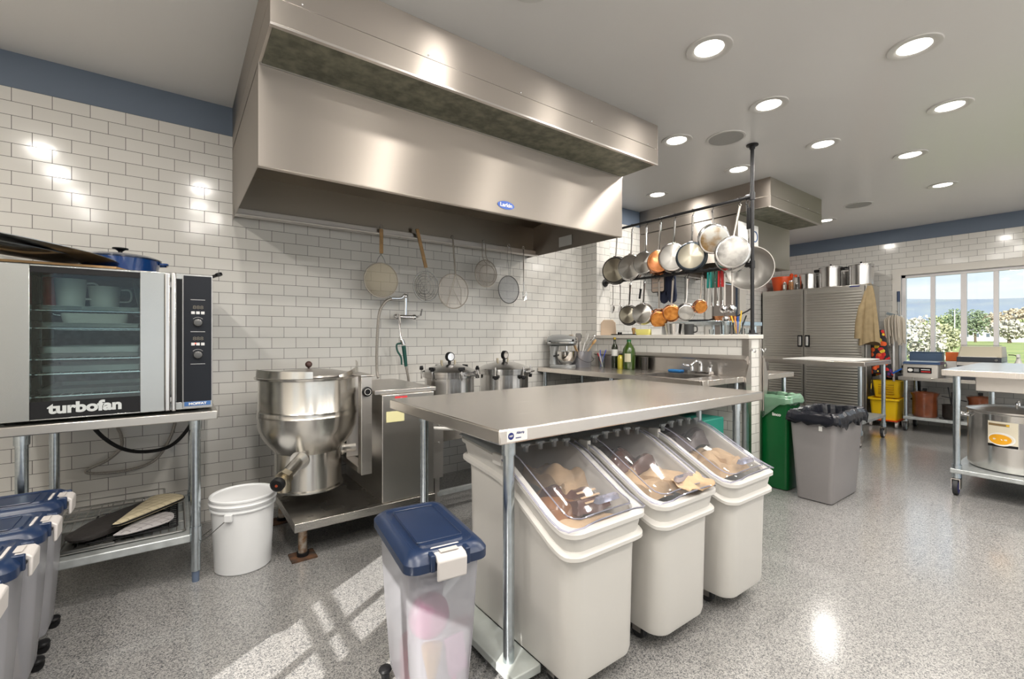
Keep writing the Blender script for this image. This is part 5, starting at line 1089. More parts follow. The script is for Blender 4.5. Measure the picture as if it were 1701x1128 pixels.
liner(GB, a, b, .745, .012, LG, lambda x, y: .06+.13*max(0, 1-abs(y+b*.15)/(b*.6))*(x < 0), 3)
text('bin_lettering', 'linco', .034, PAPER, GB.o, Matrix.Translation(-GB.loc) @ tr(3.8585, 1.665, .60) @ rot(-90, 'Z') @ rot(90, 'X'), bold=.0008, ext=.0006)
TB, a, b = square_bin('trash_bin', 'grey square trash bin with a black liner standing on the open floor', 3.80, 4.32, 1.265, 1.50, .655, .035, mat('grey_plastic', (.24, .225, .225), .38))
liner(TB, a, b, .655, .035, mat('black_liner', (.008, .009, .014), .25, spec=.35, bump=.4, bscale=40), lambda x, y: .085+.02*sin(x*30), 5)
for dx_, z in ((-.13, .535), (-.20, .57)): TB.l('tape_tab', G().box(dx_, dx_+.03, -b-.0365, -b-.0355, z, z+.035) if 0 else G().box(-a-.034, -a-.0325, dx_*.3-.03, dx_*.3-.008, z, z+.035), PAPER)
# ---- work table with white sheet
wt = T('work_table', 'stainless work table on casters with a white sheet on top, before the big cabinet', 'table', (6.5, 2.5, 0))
wt.w('table_top', G().box(6.04, 6.98, 1.70, 3.30, .895, .944), TOPST, bev=.004)
for x, y in ((6.10, 1.76), (6.92, 1.76), (6.10, 3.22), (6.92, 3.22)):
    a_ = wt.w('leg', (lambda g: (leg(g, x, y, .13, .894, .021), g)[1])(G()).cyl((x, y, .13), .028, .05), GALV)
    def caster(t, x, y, R, par, lockc=None):
        c = t.w('caster', G().lathe([(R-.018, -.016), (R-.002, -.014), (R, -.008), (R, .008), (R-.002, .014), (R-.018, .016)], (x-.02, y, R), 28, 'y'), RUBBER, par)
        t.w('caster_hub', G().lathe([(0, -.018), (R-.02, -.018), (R-.012, -.015), (R-.012, .015), (R-.02, .018), (0, .018)], (x-.02, y, R), 24, 'y'), lockc or GREY_P, c)
        t.w('caster_fork', G().box(x-.045, x+.02, y-.026, y-.021, R-.01, .128).box(x-.045, x+.02, y+.021, y+.026, R-.01, .128).box(x-.045, x+.02, y-.0209, y+.0209, .12, .128), STEEL, c)
    caster(wt, x, y, .055, a_)
wt.w('undershelf', G().box(6.08, 6.94, 1.74, 3.26, .25, .28), SHELF)
single('white_board', G().box(6.08, 6.93, 1.80, 2.55, .9445, .956), PAPER, 'large white cutting sheet lying on the work table before the cabinet', 'board', bev=.002)
# ---- big steel cabinet
CBX, CBY0, CBY1, CBZ = 7.75, 2.165, 3.57, 1.965
cbn = T('steel_cabinet', 'large two-door ribbed stainless cabinet against the window wall', 'cabinet', (8.0, 2.87, 0))
CS = steel('cabinet_steel', (.66, .64, .60), .34, .5, .01)
cbn.w('carcass', G().box(CBX+.022, WX-.005, CBY0, CBY1, .06, CBZ), CS, bev=.004)
for x in (7.82, 8.28):
    for y in (2.22, 3.5): cbn.w('foot', G().cyl((x, y, 0), .02, .06, n=12), BLACK)
def ribbed(y0, y1):
    g = G(); z0, z1 = .10, CBZ-.07; n = 46; pr_ = [(CBX+.018, z0-.03), (CBX+.002, z0-.03), (CBX+.002, z0)]
    for i in range(n):
        z = z0+(z1-z0)*i/n; d = (z1-z0)/n
        pr_ += [(CBX+.004, z), (CBX-.004, z+d*.22), (CBX-.004, z+d*.55), (CBX+.004, z+d*.78)]
    pr_ += [(CBX+.002, z1), (CBX+.002, z1+.05), (CBX+.018, z1+.05)]
    g.loft([[(x, y, z) for x, z in pr_] for y in (y0, y1)])
    g.box(CBX-.003, CBX+.018, y0-.0, y0+.03, z0-.03, z1+.05); g.box(CBX-.003, CBX+.018, y1-.03, y1, z0-.03, z1+.05)
    return g
for y0_, y1_, hy in ((CBY0+.02, 2.945, 2.90), (2.955, CBY1-.02, 3.0)):
    d = cbn.w('door', ribbed(y0_, y1_), CS, ang=20)
    cbn.w('handle', G().box(CBX-.010, CBX-.0045, hy-.035, hy+.035, 1.07, 1.25), BLACK, d, bev=.004)
    cbn.w('grip', G().box(CBX-.018, CBX-.0105, hy-.018, hy+.018, 1.09, 1.23), CHROME, d, bev=.003)
cbn.w('name_plate', G().box(CBX-.0, CBX+.0205, 2.24, 2.36, 1.935, 1.95), MATS['label_navy'])
def pot(x, y, z, r, h, lb, lid=True, hnd='steel', m=None, grp=None):
    t = T('stock_pot', lb, 'pot', (x, y, z), 0, grp)
    t.l('pot_body', G().lathe([(0, 0), (r-.006, 0), (r, .008), (r, h-.006), (r+.006, h), (r-.003, h)], n=44, cap1=False), m or ALU)
    if lid:
        L = t.l('lid', G().lathe([(r+.004, h+.001), (r+.004, h+.008), (r*.9, h+.014), (r*.3, h+.022), (0, h+.023)], n=40), CHROME)
        t.l('lid_knob', G().cyl((0, 0, h+.022), .008, .02).ball((0, 0, h+.045), .014, 10), BLACK, L)
    for s in (-1, 1):
        if hnd == 'black': t.l('side_handle', G().box(-.03, .03, s*(r+.035)-.035, s*(r+.035)+.035, h-.05, h-.005), BLACK, bev=.010)
        else: t.l('side_handle', G().tube(smooth([(-.04, s*(r-.002), h-.035), (-.035, s*(r+.04), h-.03), (.035, s*(r+.04), h-.03), (.04, s*(r-.002), h-.035)], 4), .005, 8), CHROME)
    return t
GP = 'stock pots on top of the steel cabinet'
pot(7.95, 2.955, CBZ+.001, .125, .235, 'shorter steel pot without a lid on the cabinet, left of the two big pots', False, grp=GP)
pot(7.97, 2.665, CBZ+.001, .150, .30, 'tall stock pot with black handles in the middle of the cabinet top', True, 'black', grp=GP)
pot(7.97, 2.285, CBZ+.001, .148, .29, 'tall stock pot with steel handles at the right end of the cabinet top', True, 'steel', grp=GP)
pot(8.16, 2.47, CBZ+.001, .075, .24, 'slim steel pot behind and between the two tall pots on the cabinet', False, grp=GP)
ORG = mat('orange_plastic', (.80, .09, .01), .35)
t = T('orange_bucket', 'bright orange bucket with a lid on top of the steel cabinet', 'bucket', (7.97, 3.35, CBZ+.001))
t.l('bucket_body', G().lathe([(0, 0), (.125, 0), (.15, .20), (.157, .20), (.157, .215), (.15, .215), (.15, .23), (0, .232)], n=36), ORG); t.l('spout', G().ball((0, -.14, .25), .03, 12).cyl((0, -.14, .19), .022, .05), ORG)
single('red_crate', G().loft([rrect(7.84, 8.05, 3.45, 3.565, .02, CBZ+.001), rrect(7.83, 8.06, 3.44, 3.57, .02, CBZ+.17)]), mat('rust_red_plastic', (.30, .05, .03), .5), 'rust red tub at the far left end of the cabinet top', 'tub') if 0 else None
for (y, r, h, c, lb) in ((3.24-.0, .028, .13, (.30, .26, .20), 'clear spice jar with a white label on the cabinet, left of three'), (3.15, .036, .15, (.42, .18, .06), 'widest spice jar with a steel lid on the cabinet, middle of three'), (3.065, .026, .10, (.08, .07, .06), 'small dark spice jar on the cabinet, right of three')):
    t = T('spice_jar', lb, 'jar', (7.80, y, CBZ+.001), 0, 'spice jars on the cabinet')
    t.l('jar_body', G().lathe([(0, 0), (r, 0), (r, h*.75), (r*.8, h*.85), (0, h*.85)], n=20), mat('spice_%d' % int(y*100), c, .15, noise=.6, nscale=60, coat=.5)); t.l('lid', G().cyl((0, 0, h*.851), r*.85, h*.13), CHROME)
    if y > 3.2: t.l('label', G().box(-r-.001, -r+.004, -.012, .012, .02, .085), PAPER)
t = T('lidded_jug', 'clear jug with an orange cap behind the spice jars on the cabinet', 'jug', (7.95, 3.14, CBZ+.001))
t.l('jug_body', G().lathe([(0, 0), (.045, 0), (.05, .18), (.04, .20), (.02, .21), (0, .21)], n=24), mat('foggy_plastic', (.42, .38, .34), .3)); t.l('cap', G().cyl((0, 0, .211), .022, .04), ORG)
# ---- jacket, apron, mops
def drape(name, yl, z1, z0, x, lb, cat, m, w0, w1, seed, folds=5, dpt=.035, ysh=0):
    r = random.Random(seed); ph = r.uniform(0, 6)
    n, k = 28, 16
    rings = []
    for j in range(k+1):
        t_ = j/k; z = z1+(z0-z1)*t_; hw = w0+(w1-w0)*(t_**.7); ring = []
        for i in range(n):
            a = 2*pi*i/n
            fy = hw*cos(a); fx = (.02+dpt*t_**.6)*sin(a)+.014*t_*sin(folds*2*cos(a)*1.6+ph+t_)*(1 if sin(a) < 0 else .3)
            ring.append((x+fx-.02*t_, yl+ysh*t_+fy, z+(.03*sin(a*2+ph) if j == k else 0)))
        rings.append(ring)
    return G().loft(rings)
jk = T('jacket', 'khaki jacket hanging from the cabinet corner', 'jacket', (7.74, 2.10, 1.1))
JM = mat('khaki_cloth', (.37, .28, .155), .85, noise=.18, nscale=14, bump=.3, bscale=220)
jk.w('body', drape('j', 2.11, 1.93, 1.13, 7.705, '', '', JM, .03, .125, 2, 4, .02), JM, ang=60)
jk.w('sleeve', G().tube(smooth([(7.705, 2.14, 1.86), (7.69, 2.19, 1.65), (7.685, 2.22, 1.45), (7.685, 2.235, 1.20)], 5), [.03]*5+[.045]*5+[.05]*6, 12), JM)
jk.w('hanging_loop', G().ring((7.72, 2.12, 1.945), .022, .004, 'x', 14, 5).tube([(7.72, 2.12, 1.965), (7.751, 2.17, 1.963)], .003, 5), JM)
ap = T('apron', 'black apron printed with red and yellow fruit hanging under the khaki jacket', 'apron', (7.82, 2.06, .66))
m_, t_, b_ = new_mat('fruit_print'); c_ = N(t_, 'ShaderNodeTexCoord'); v_ = N(t_, 'ShaderNodeTexVoronoi'); v_.inputs['Scale'].default_value = 17; t_.links.new(c_.outputs['Object'], v_.inputs[0])
s_ = N(t_, 'ShaderNodeSeparateColor'); t_.links.new(v_.outputs['Color'], s_.inputs[0])
r_ = ramp(t_, [(.0, (.55, .02, .02)), (.3, (.70, .10, .02)), (.5, (.75, .50, .04)), (.7, (.10, .03, .18)), (.85, (.02, .02, .02)), (1, (.6, .03, .05))], s_.outputs[0]); r_.color_ramp.interpolation = 'CONSTANT'
q_ = N(t_, 'ShaderNodeMath', operation='LESS_THAN'); q_.inputs[1].default_value = .55; t_.links.new(v_.outputs['Distance'], q_.inputs[0])
x_ = N(t_, 'ShaderNodeMix', data_type='RGBA'); t_.links.new(q_.outputs[0], x_.inputs[0]); x_.inputs[6].default_value = (.012, .012, .018, 1); t_.links.new(r_.outputs[0], x_.inputs[7]); t_.links.new(x_.outputs[2], b_.inputs['Base Color']); b_.inputs['Roughness'].default_value = .8
ap.w('body', drape('a', 2.06, 1.32, .70, 7.83, '', '', m_, .07, .12, 5, 3, .03, -.06), m_, ang=60)
ap.w('strap', G().tube(smooth([(7.86, 2.10, 1.28), (7.88, 2.13, .75), (7.86, 2.14, .45)], 4), .006, 6), m_)
bkt = T('mop_bucket', 'yellow mop bucket with a wringer on casters below the jacket', 'mop bucket', (7.88, 1.96, 0))
YEL = mat('yellow_plastic', (.86, .56, .01), .35)
bx0, bx1, by0, by1 = 7.70, 8.06, 1.80, 2.13
bkt.w('bucket_body', G().loft([rrect(bx0+.03, bx1-.03, by0+.03, by1-.03, .03, .10), rrect(bx0+.01, bx1-.01, by0+.01, by1-.01, .04, .36), rrect(bx0-.01, bx1+.01, by0-.01, by1+.01, .04, .365), rrect(bx0-.01, bx1+.01, by0-.01, by1+.01, .04, .39), rrect(bx0+.01, bx1-.01, by0+.01, by1-.01, .04, .39), rrect(bx0+.03, bx1-.03, by0+.03, by1-.03, .03, .13)], True, True), YEL)
g = G().loft([rrect(7.86, 8.04, 1.83, 2.10, .03, .391), rrect(7.83, 8.05, 1.81, 2.12, .03, .62), rrect(7.85, 8.03, 1.83, 2.10, .03, .62), rrect(7.88, 8.02, 1.85, 2.08, .03, .40)], True, True)
wr = bkt.w('wringer', g, YEL)
for i in range(5): bkt.w('wringer_slot', G().box(7.832-.004*0, 7.850, 1.88, 2.05, .44+i*.03, .449+i*.03), mat('yellow_groove', (.50, .29, .005), .5), wr)
bkt.w('wheel_frame', G().box(bx0+.0, bx1, by0+.01, by0+.04, .085, .10).box(bx0, bx1, by1-.04, by1-.01, .085, .10).box(bx0, bx0+.03, by0+.041, by1-.041, .085, .10), mat('red_frame', (.65, .06, .01), .4))
for x in (bx0+.03, bx1-.03):
    for y in (by0+.025, by1-.025): bkt.w('caster', G().lathe([(.02, -.013), (.036, -.010), (.036, .010), (.02, .013)], (x, y, .037), 20, 'y').box(x-.012, x+.012, y-.018, y+.018, .04, .084), GREY_P)
mp_ = T('string_mop', 'white-handled string mop leaning head-up against the wall from the yellow bucket', 'mop', (7.95, 1.92, .2))
mp_.w('handle', G().tube([(7.95, 1.905, .135), (8.12, 1.955, 1.50)], .013, 10), mat('white_pole', (.70, .70, .70), .35))
g = G(); r = random.Random(4)
for i in range(46):
    a = r.uniform(-.10, .10); d_ = r.uniform(-.02, .09)
    g.tube(smooth([(8.14, 1.945+a*.4, 1.53), (8.12-d_*.5, 1.94+a, 1.53-abs(a)*.5), (8.10-d_, 1.93+a*1.2, 1.42), (8.11-d_, 1.92+a*1.1, r.uniform(1.10, 1.24))], 3), .007, 5)
hd_ = mp_.w('mop_head', g, mat('mop_yarn', (.56, .50, .42), .9)); hd_['kind'] = 'stuff'
mp_.w('mop_clamp', G().at(tr(8.12, 1.955, 1.53) @ rot(20, 'X')).box(-.02, .02, -.08, .08, -.015, .02), mat('mop_clamp_grey', (.20, .24, .26), .4), bev=.005)
sq = T('squeegee', 'grey metal broom pole with a dark blue grip standing by the window trim', 'broom', (8.2, 1.86, 0))
sq.w('pole', G().tube([(8.20, 1.90, .76), (8.24, 1.925, 1.72)], .014, 10), mat('pole_grey', (.30, .31, .32), .35, .5)); sq.w('grip', G().tube([(8.24, 1.925, 1.72), (8.248, 1.928, 1.87)], .018, 10), mat('grip_blue', (.02, .04, .10), .5))
sq.w('lower_pole', G().tube([(8.17, 1.87, .04), (8.20, 1.90, .76)], .013, 8), BLACK); sq.w('brush', G().box(8.09, 8.26, 1.845, 1.875, .0, .05), BLACK)
sq.w('wall_clip', G().box(8.25, 8.307, 1.885, 1.96, 1.50, 1.53), PAPER, bev=.004)
single('mop_peg', G().ball((8.297, 1.80, 1.50) if 0 else (8.295, 1.955, 1.60), .012, 10).cyl((8.295, 1.955, 1.60), .006, .013, 'x'), PAPER, 'small white wall peg above the string mop', 'peg')
single('garbage_sack', G().ball((8.14, 1.70, .20), .1).ball((8.16, 1.95, .60), .09, 14, sx=.9, sy=1.1) if 0 else G().ball((8.175, 1.97, .66), .10, 16, sx=.8, sy=1.15, sz=.8), mat('black_basket', (.015, .015, .016), .5, bump=.5), 'black bundle behind the yellow wringer', 'bundle')
# ---- table by the window
ft = T('window_table', 'low stainless table on casters under the window with two shelves', 'table', (7.95, 1.0, 0))
FTX0, FTX1, FTY0, FTY1, FTZ = 7.62, 8.20, .15, 1.785, .705
ft.w('table_top', G().box(FTX0, FTX1, FTY0, FTY1, FTZ-.045, FTZ), TOPST, bev=.003)
for x, y in ((7.68, 1.72), (8.15, 1.72), (7.68, .22), (8.15, .22)):
    a_ = ft.w('leg', (lambda g: (leg(g, x, y, .128, FTZ-.046, .023), g)[1])(G()), GALV)
    caster(ft, x, y, .058, a_, MATS['mop_clamp_grey'])
ft.w('lower_shelf', G().box(7.64, 8.19, .19, 1.74, .155, .19), SHELF, bev=.003)
vs = T('vacuum_sealer', 'silver vacuum sealer with a black control strip on the window table', 'vacuum sealer', (7.80, 1.57, FTZ+.001))
VG = mat('sealer_grey', (.42, .40, .37), .35, .3)
vs.w('case', G().loft([rrect(7.64, 8.0, 1.40, 1.745, .015, FTZ+.001), rrect(7.66, 8.0, 1.40, 1.745, .015, FTZ+.165)]), VG)
vs.w('lid', G().loft([rrect(7.65, 8.01, 1.38, 1.755, .015, FTZ+.167), rrect(7.68, 8.01, 1.39, 1.745, .015, FTZ+.195)]), mat('sealer_blue', (.03, .06, .13), .3))
vs.w('lid_glass', G().box(7.69, 8.0, 1.41, 1.73, FTZ+.1955, FTZ+.203), mat('pale_panel', (.60, .68, .75), .1), bev=.002)
vp = vs.w('control_strip', G().box(7.640, 7.6465, 1.46, 1.695, FTZ+.055, FTZ+.125), BLACK)
vs.w('badge', G().loft([[(7.639-t_, 1.665+.025*cos(a*pi/12), FTZ+.09+.02*sin(a*pi/12)) for a in range(24)] for t_ in (0, .0015)]), PAPER, vp)
vs.w('readout', G().box(7.6385, 7.6395, 1.58, 1.63, FTZ+.07, FTZ+.11), mat('readout_grey', (.25, .25, .25), .4), vp)
vs.w('button_row', G().box(7.6385, 7.6395, 1.47, 1.56, FTZ+.067, FTZ+.082), mat('button_red', (.5, .03, .03), .4), vp)
text('strip_lettering', 'VACMATIC', .016, PAPER, vp, Matrix.Translation(-vs.loc) @ face_nx(7.638, 1.515, FTZ+.10), ext=.0004) if 0 else vs.w('print_line', G().box(7.6385, 7.6395, 1.475, 1.56, FTZ+.096, FTZ+.104), PAPER, vp)
t = T('document_box', 'dark blue lidded box on the window sill behind the vacuum sealer', 'box', (8.1, 1.6, FTZ+.001))
t.w('case', G().box(8.03, 8.17, 1.43, 1.76, FTZ+.001, FTZ+.31), mat('slate_blue', (.045, .08, .14), .4), bev=.006); t.w('handle', G().tube(smooth([(8.08, 1.62, FTZ+.31), (8.08, 1.61, FTZ+.335), (8.08, 1.57, FTZ+.335), (8.08, 1.56, FTZ+.31)], 3), .004, 6), CHROME)
t.w('lid', G().box(8.025, 8.175, 1.425, 1.765, FTZ+.3105, FTZ+.318), MATS['slate_blue'], bev=.002)
single('orange_case', G().box(8.03, 8.17, 1.16, 1.40, FTZ+.205, FTZ+.32), mat('orange_case', (.62, .12, .015), .4), 'orange storage case behind the two vacuum sealers', 'case', bev=.006)
single('white_carton', G().box(8.03, 8.17, 1.16, 1.40, FTZ+.001, FTZ+.204), PAPER, 'white carton under the orange case on the window table', 'carton', bev=.003)
cm = T('chamber_machine', 'large beige and black packaging machine on the window table', 'machine', (7.85, 1.05, FTZ+.001))
BEI = mat('machine_beige', (.42, .38, .29), .4)
cm.w('base', G().box(7.66, 8.10, .86, 1.235, FTZ+.001, FTZ+.17), mat('machine_dark', (.03, .035, .045), .35), bev=.006)
cm.w('steel_band', G().box(7.655, 8.10, .855, 1.24, FTZ+.171, FTZ+.215), STEEL, bev=.003)
cm.w('control_face', G().box(7.66, 8.10, .86, 1.235, FTZ+.216, FTZ+.275), MATS['machine_dark'], bev=.003)
cm.w('lid', G().loft([rrect(7.70, 8.12, .86, 1.235, .02, FTZ+.276), rrect(7.78, 8.10, .87, 1.225, .03, FTZ+.40)]), BEI)
cm.w('lid_window', G().at(tr(7.755, 1.06, FTZ+.34) @ rot(32.8-0, 'Y')).box(-.0095, -.0035, -.14, .15, -.03, .03), MATS['machine_dark'])
cm.w('lid_rail', G().tube([(7.80, .87, FTZ+.415), (7.80, 1.22, FTZ+.415)], .004, 6), CHROME)
cm.w('dial', G().cyl((7.659, .90, FTZ+.245), .014, -.014, 'x'), CHROME)
cm.w('paper_strip', G().box(7.67, 7.75, .90, 1.20, FTZ+.2765, FTZ+.280), PAPER)
single('machine_cable', G().tube(smooth([(8.08, .85, FTZ+.30), (8.10, .79, FTZ+.29), (8.12, .76, FTZ+.22), (8.12, .74, FTZ+.10), (8.1, .72, FTZ+.02)], 5), .005, 6), BLACK, 'thin black cable running from the packaging machine', 'cable')
t = T('spray_bottle', 'white spray bottle beside the packaging machine at the window', 'bottle', (8.0, .76, FTZ+.001))
t.l('bottle_body', G().lathe([(0, 0), (.045, 0), (.045, .17), (.02, .24), (.018, .27), (0, .27)], n=20), PAPER); t.l('trigger', G().box(-.06, .03, -.012, .012, .271, .31), PAPER, bev=.004)
wk = T('wire_basket', 'wire rack standing on the window table at the right edge of the picture', 'rack', (7.9, .56, FTZ+.001))
g = G()
for i in range(7): g.tube([(7.9, .44+i*.04, FTZ+.005), (7.9, .44+i*.04, FTZ+.26)], .003, 5)
g.tube([(7.9, .43, FTZ+.26), (7.9, .69, FTZ+.26)], .004, 6).tube([(7.9, .43, FTZ+.006), (7.9, .69, FTZ+.006)], .004, 6).tube([(7.82, .47, FTZ+.005), (7.82, .40, FTZ+.25)], .005, 6)
wk.w('wires', g, IRON)
def crock(x, y, lb, r=.125, h=.31):
    t = T('stoneware_crock', lb, 'crock', (x, y, .191), 0, 'brown crocks under the window table')
    CR = mat('crock_glaze', (.20, .055, .02), .2, noise=.35, nscale=9, coat=.4)
    t.l('crock_body', G().lathe([(0, 0), (r*.93, 0), (r, .02), (r, h*.82), (r*1.12, h*.95), (r*1.16, h), (r*1.05, h), (r*.9, h*.85), (0, h*.8)], n=36), CR)
    L = t.l('lid', G().lathe([(r*1.04, h+.001), (r*.8, h+.012), (0, h+.02)], n=32), CR); t.l('lid_knob', G().box(-.02, .02, -.02, .02, h+.021, h+.055), BLACK, L, bev=.004)
crock(7.80, 1.555, 'brown glazed crock with a lid under the vacuum sealer'); crock(7.82, 1.05, 'brown glazed crock behind the cart leg, under the packaging machine', .11, .30)
t = T('iron_pot', 'old dark iron pot with tools standing in it between the two crocks', 'pot', (7.80, 1.305, .191))
t.l('pot_body', G().lathe([(0, 0), (.07, 0), (.085, .03), (.085, .17), (.092, .18), (.08, .18), (.075, .04), (0, .03)], n=30), mat('old_iron', (.035, .028, .024), .6, .5, noise=.5, nscale=15))
t.l('handle', G().tube([(0, -.02, .03), (0, .03, .40)], .006, 6).tube([(0, .09, .28), (0, -.14, .235)], .006, 6).tube([(0, .0, .05), (0, -.005, .34)], .009, 6), IRON)
t.l('foot_ring', G().ring((0, 0, .004), .11, .004, 'z', 24, 5), IRON)
single('cord_bundle', G().tube(smooth([(8.1, 1.68, .66), (8.08, 1.67, .52), (8.0, 1.66, .45), (7.95, 1.72, .38)], 5), .018, 8), BLACK, 'thick black cord hanging behind the left window table leg', 'cord')
single('blue_scoop', G().at(tr(7.72, 1.815, FTZ+.06) @ rot(-35, 'X')).box(-.02, .02, -.06, .06, -.008, .012), mat('bright_blue', (.01, .09, .40), .4), 'bright blue handle poking out left of the vacuum sealer', 'handle', bev=.004)
# ================================================================ CART AT THE RIGHT EDGE
kt2 = T('rolling_cart', 'stainless rolling work table at the right edge carrying a huge stock pot', 'table', (5.6, .4, 0))
KZ = .967
kt2.w('table_top', G().box(4.80, 6.48, -.60, .862, KZ-.048, KZ), TOPST, bev=.004)
kt2.w('drawer_box', G().box(5.0, 6.0, -.5, .70, KZ-.165, KZ-.0485), STEEL, bev=.004)
for x, y in ((4.875, .785), (6.40, .785), (4.875, -.52), (6.40, -.52)):
    a_ = kt2.w('leg', (lambda g: (leg(g, x, y, .129, KZ-.049, .0225), g)[1])(G()).cyl((x, y, .13), .030, .10), GALV)
    caster(kt2, x, y, .06, a_, mat('caster_blue', (.03, .03, .16), .4))
kt2.w('lower_shelf', G().box(4.84, 6.44, -.56, .82, .165, .20), SHELF, bev=.006)
sp_ = T('huge_stock_pot', 'huge stainless stock pot with a soup label on the lower cart shelf', 'pot', (5.22, .50, .201))
R_ = .275; H_ = .44
sp_.l('pot_body', G().lathe([(0, 0), (R_-.03, 0), (R_-.008, .008), (R_, .03), (R_, H_-.008), (R_+.010, H_), (R_-.004, H_)], n=72, cap1=False), steel('pot_steel', (.66, .64, .61), .2, .7, .03))
L = sp_.l('lid', G().lathe([(R_+.008, H_+.002), (R_+.008, H_+.014), (R_-.02, H_+.018), (R_-.06, H_+.030), (.1, H_+.040), (0, H_+.041)], n=64), STEEL)
sp_.l('lid_handle', G().tube(smooth([(-.06, 0, H_+.04), (-.055, 0, H_+.075), (.055, 0, H_+.075), (.06, 0, H_+.04)], 4), .007, 8), CHROME, L)
for s in (105, -75): sp_.l('side_handle', G().at(rot(s, 'Z')).tube(smooth([(R_-.002, -.06, H_-.045), (R_+.05, -.055, H_-.035), (R_+.05, .055, H_-.035), (R_-.002, .06, H_-.045)], 5), .009, 8), CHROME)
def wrap(a0, a1, z0, z1, m, name, off=.0012, par=None): return sp_.l(name, G().grid(lambda u, v: ((R_+off)*cos(radians(a0+(a1-a0)*u)), (R_+off)*sin(radians(a0+(a1-a0)*u)), z0+(z1-z0)*v), 14, 2), m, par)
lbp = wrap(195-9, 165-13, .215, .385, mat('label_cream', (.72, .66, .52), .5), 'soup_label')
wrap(186, 152, .196, .2145, BLACK, 'label_strip', par=lbp); wrap(194, 187, .196, .385, mat('label_grey', (.26, .25, .25), .5), 'label_side', par=lbp)
wrap(177, 153, .352, .370, mat('label_brown', (.22, .15, .07), .5), 'label_banner', .0018, lbp)
wrap(177, 173.5, .354, .368, mat('label_gold', (.75, .45, .02), .5), 'banner_square', .0024, lbp)
def disc(a0, z0, ra, rz, m, name, off):
    return sp_.l(name, G().add([((R_+off)*cos(radians(a0)), (R_+off)*sin(radians(a0)), z0)]+[((R_+off)*cos(radians(a0+ra*cos(k*pi/14))), (R_+off)*sin(radians(a0+ra*cos(k*pi/14))), z0+rz*sin(k*pi/14)) for k in range(28)], [(0, k+1, (k+1) % 28+1) for k in range(28)]), m, lbp)
disc(168, .255, 15.5, .050, PAPER, 'printed_bowl', .0022); disc(166.5, .253, 13, .038, mat('soup_orange', (.80, .38, .02), .4), 'printed_soup', .0028)
# ================================================================ OUTSIDE
struct('field_ground', G().box(WX+.15, 900, -700, 700, -.9, -.6), mat('grass_field', (.20, .26, .07), .9, noise=.4, nscale=.15, col2=(.34, .36, .12)))
struct('bounce_ground', G().box(-60, 60, -80, -2.75, -.3, -.12), mat('bounce_concrete', (.80, .78, .74), .9))  # unseen ground added, kept pale to bounce sunlight up to the ceiling
def ridge():
    g = G(); r = random.Random(3); ks = [(r.uniform(.002, .03), r.uniform(0, 6), r.uniform(.2, 1)) for _ in range(8)]
    def f(u, v):
        y = -600+1150*u; h = 47+sum(k[2]*sin(k[0]*y+k[1]) for k in ks)*2.2; a = v
        return (430+90*sin(u*2)+150*v, y, -1+h*(1-(1-a)**2)*(.9+.1*sin(y*.02)*v) if v < 1 else h)
    return g.grid(f, 90, 14)
struct('distant_ridge', ridge(), mat('hazy_ridge', (.19, .225, .28), .95, noise=.3, nscale=.03, col2=(.24, .265, .28)))  # distance haze is painted into the ridge colour
def blob_tree(kind, x, y, h, w_, m, lb, seed, grp=None, blossom=None):
    r = random.Random(seed); t = T(kind, lb, 'tree', (x, y, -.6), 0, grp)
    t.l('trunk', G().tube([(0, 0, 0), (.05*w_, .03*w_, h*.45)], [w_*.05, w_*.03], 8), mat('bark', (.12, .09, .06), .9))
    vs = []; fs = []
    for i in range(900):
        a = r.uniform(0, 2*pi); q = r.random()**.45; zz = r.uniform(-1, 1); rad = sqrt(max(0, 1-zz*zz))*q
        c = Vector((w_*.5*rad*cos(a), w_*.5*rad*sin(a), h*.58+h*.42*zz*q)); s = w_*.045*r.uniform(.6, 1.3)
        n = Vector((r.gauss(0, 1), r.gauss(0, 1), r.gauss(0, 1))).normalized(); u = n.orthogonal().normalized(); v = n.cross(u); k = len(vs)
        vs += [c+u*s, c+v*s, c-u*s, c-v*s, c+n*s*.5]; fs += [(k, k+1, k+4), (k+1, k+2, k+4), (k+2, k+3, k+4), (k+3, k, k+4)]
    t.l('crown', G().add(vs, fs), m)
LF = [mat('spring_green_leaf', (.38, .42, .20), .8), mat('dark_leaf', (.20, .25, .15), .8), mat('rusty_leaf', (.44, .36, .26), .8), mat('blossom', (.50, .47, .40), .7), mat('olive_leaf', (.36, .36, .22), .8)]  # crown colours paled to put distance haze into them
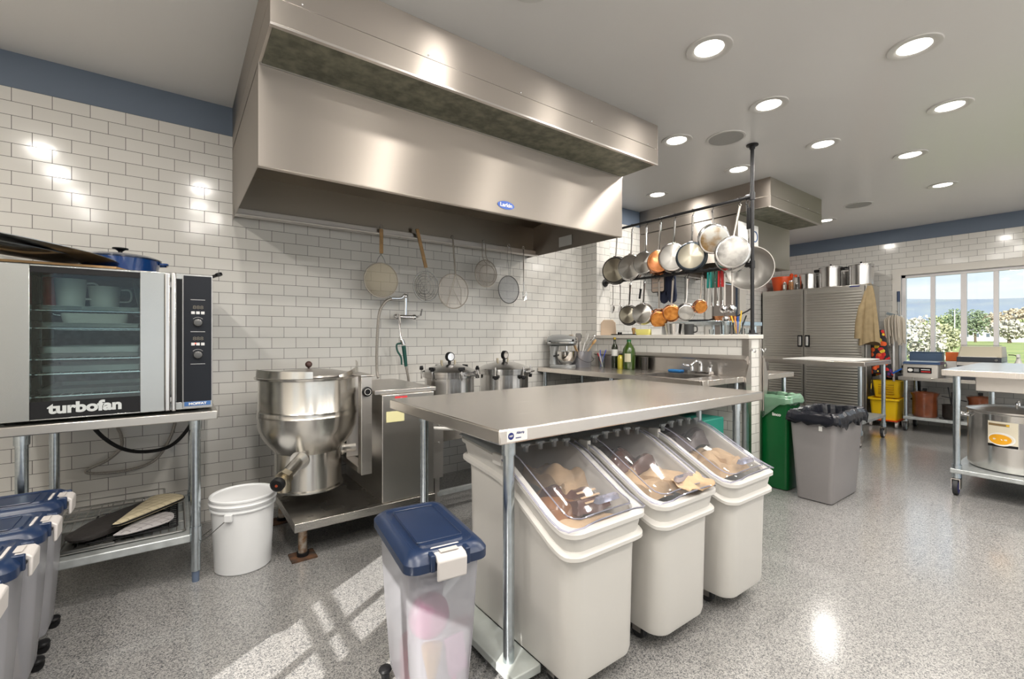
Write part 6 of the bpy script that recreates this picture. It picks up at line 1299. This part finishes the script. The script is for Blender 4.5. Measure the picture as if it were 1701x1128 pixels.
# far window looks from (0,0) toward +x, y/x from .09 to .23
for i, (x, s, h, w_, k, lb) in enumerate(((17, .2060, 2.5, 1.15, 3, 'white-blossomed tree close outside the left window pane'), (66, .176, 4.2, 3.6, 0, 'bright green round tree seen through the second window pane'),
        (60, .163, 4.6, 1.9, 1, 'tall dark tree beside the second window mullion'), (70, .140, 4.9, 2.4, 1, 'dark conifer behind the third window mullion'), (95, .118, 5.4, 4, 2, 'rusty spring tree behind the white house'),
        (62, .104, 3.4, 3.0, 3, 'white-blossomed tree in the field right of the house'), (90, .092, 5.8, 4.5, 2, 'large rusty-orange tree at the right side of the view'), (48, .180, 2.9, 2.6, 4, 'olive bush in the field behind the blossomed tree'),
        (125, .174, 5.6, 3.6, 4, 'wide olive tree in the distance left of centre'), (120, .130, 5.6, 4.5, 0, 'pale green distant tree right of centre'), (112, .207, 5.4, 3.5, 2, 'distant rusty tree behind the left window pane'), (80, .078, 4.0, 5, 0, 'pale green tree near the right edge of the view'))):
    if i not in (0, 7): x, h, w_ = x*3.3, 3.3*(h-1.82)+1.82, w_*3.3
    blob_tree('field_tree', x, x*s, h, w_, LF[k], lb, i+20, 'trees in the field outside the window')
def house(x, y, w_, d_, h, lb, m, seed):
    x, y, w_, d_, h = x*3.3, y*3.3, w_*2.2, d_*2, 3.2+h*.8
    t = T('house', lb, 'building', (x, y, -.6), 0, 'white houses across the field')
    t.l('wall', G().box(-d_/2, d_/2, -w_/2, w_/2, 0, h), m)
    t.l('roof', G().prism([(-d_/2-.3, h), (d_/2+.3, h), (0, h+d_*.22)], -w_/2-.4, w_/2+.4, 'y'), mat('grey_roof', (.34, .33, .33), .7))
    for i in range(3): t.l('window', G().box(-d_/2-.05, -d_/2-.005, -w_/2+w_*(.2+.3*i)-w_*.05, -w_/2+w_*(.2+.3*i)+w_*.05, h*.4, h*.75), mat('far_glass', (.10, .12, .15), .2))
HW = mat('house_white', (.80, .79, .77), .7)
house(88, 88*.136, 5, 4, 1.7, 'low white house with a grey roof seen through the third window pane', HW, 1)
house(70, 70*.200, 7, 5, 2.6, 'long white farm building seen through the left window pane', HW, 2)
house(100, 100*.152, 6, 5, 1.4, 'small white building between the trees in the second pane', HW, 3)
house(75, 75*.095, 4, 4, 1.1, 'small white shed behind the blossomed tree at the right', HW, 4)
single('utility_pole', G().cyl((180, 180*.1635, -.6), .11, 9.5, n=8), PAPER, 'thin white pole standing in the field outside the second pane', 'pole')
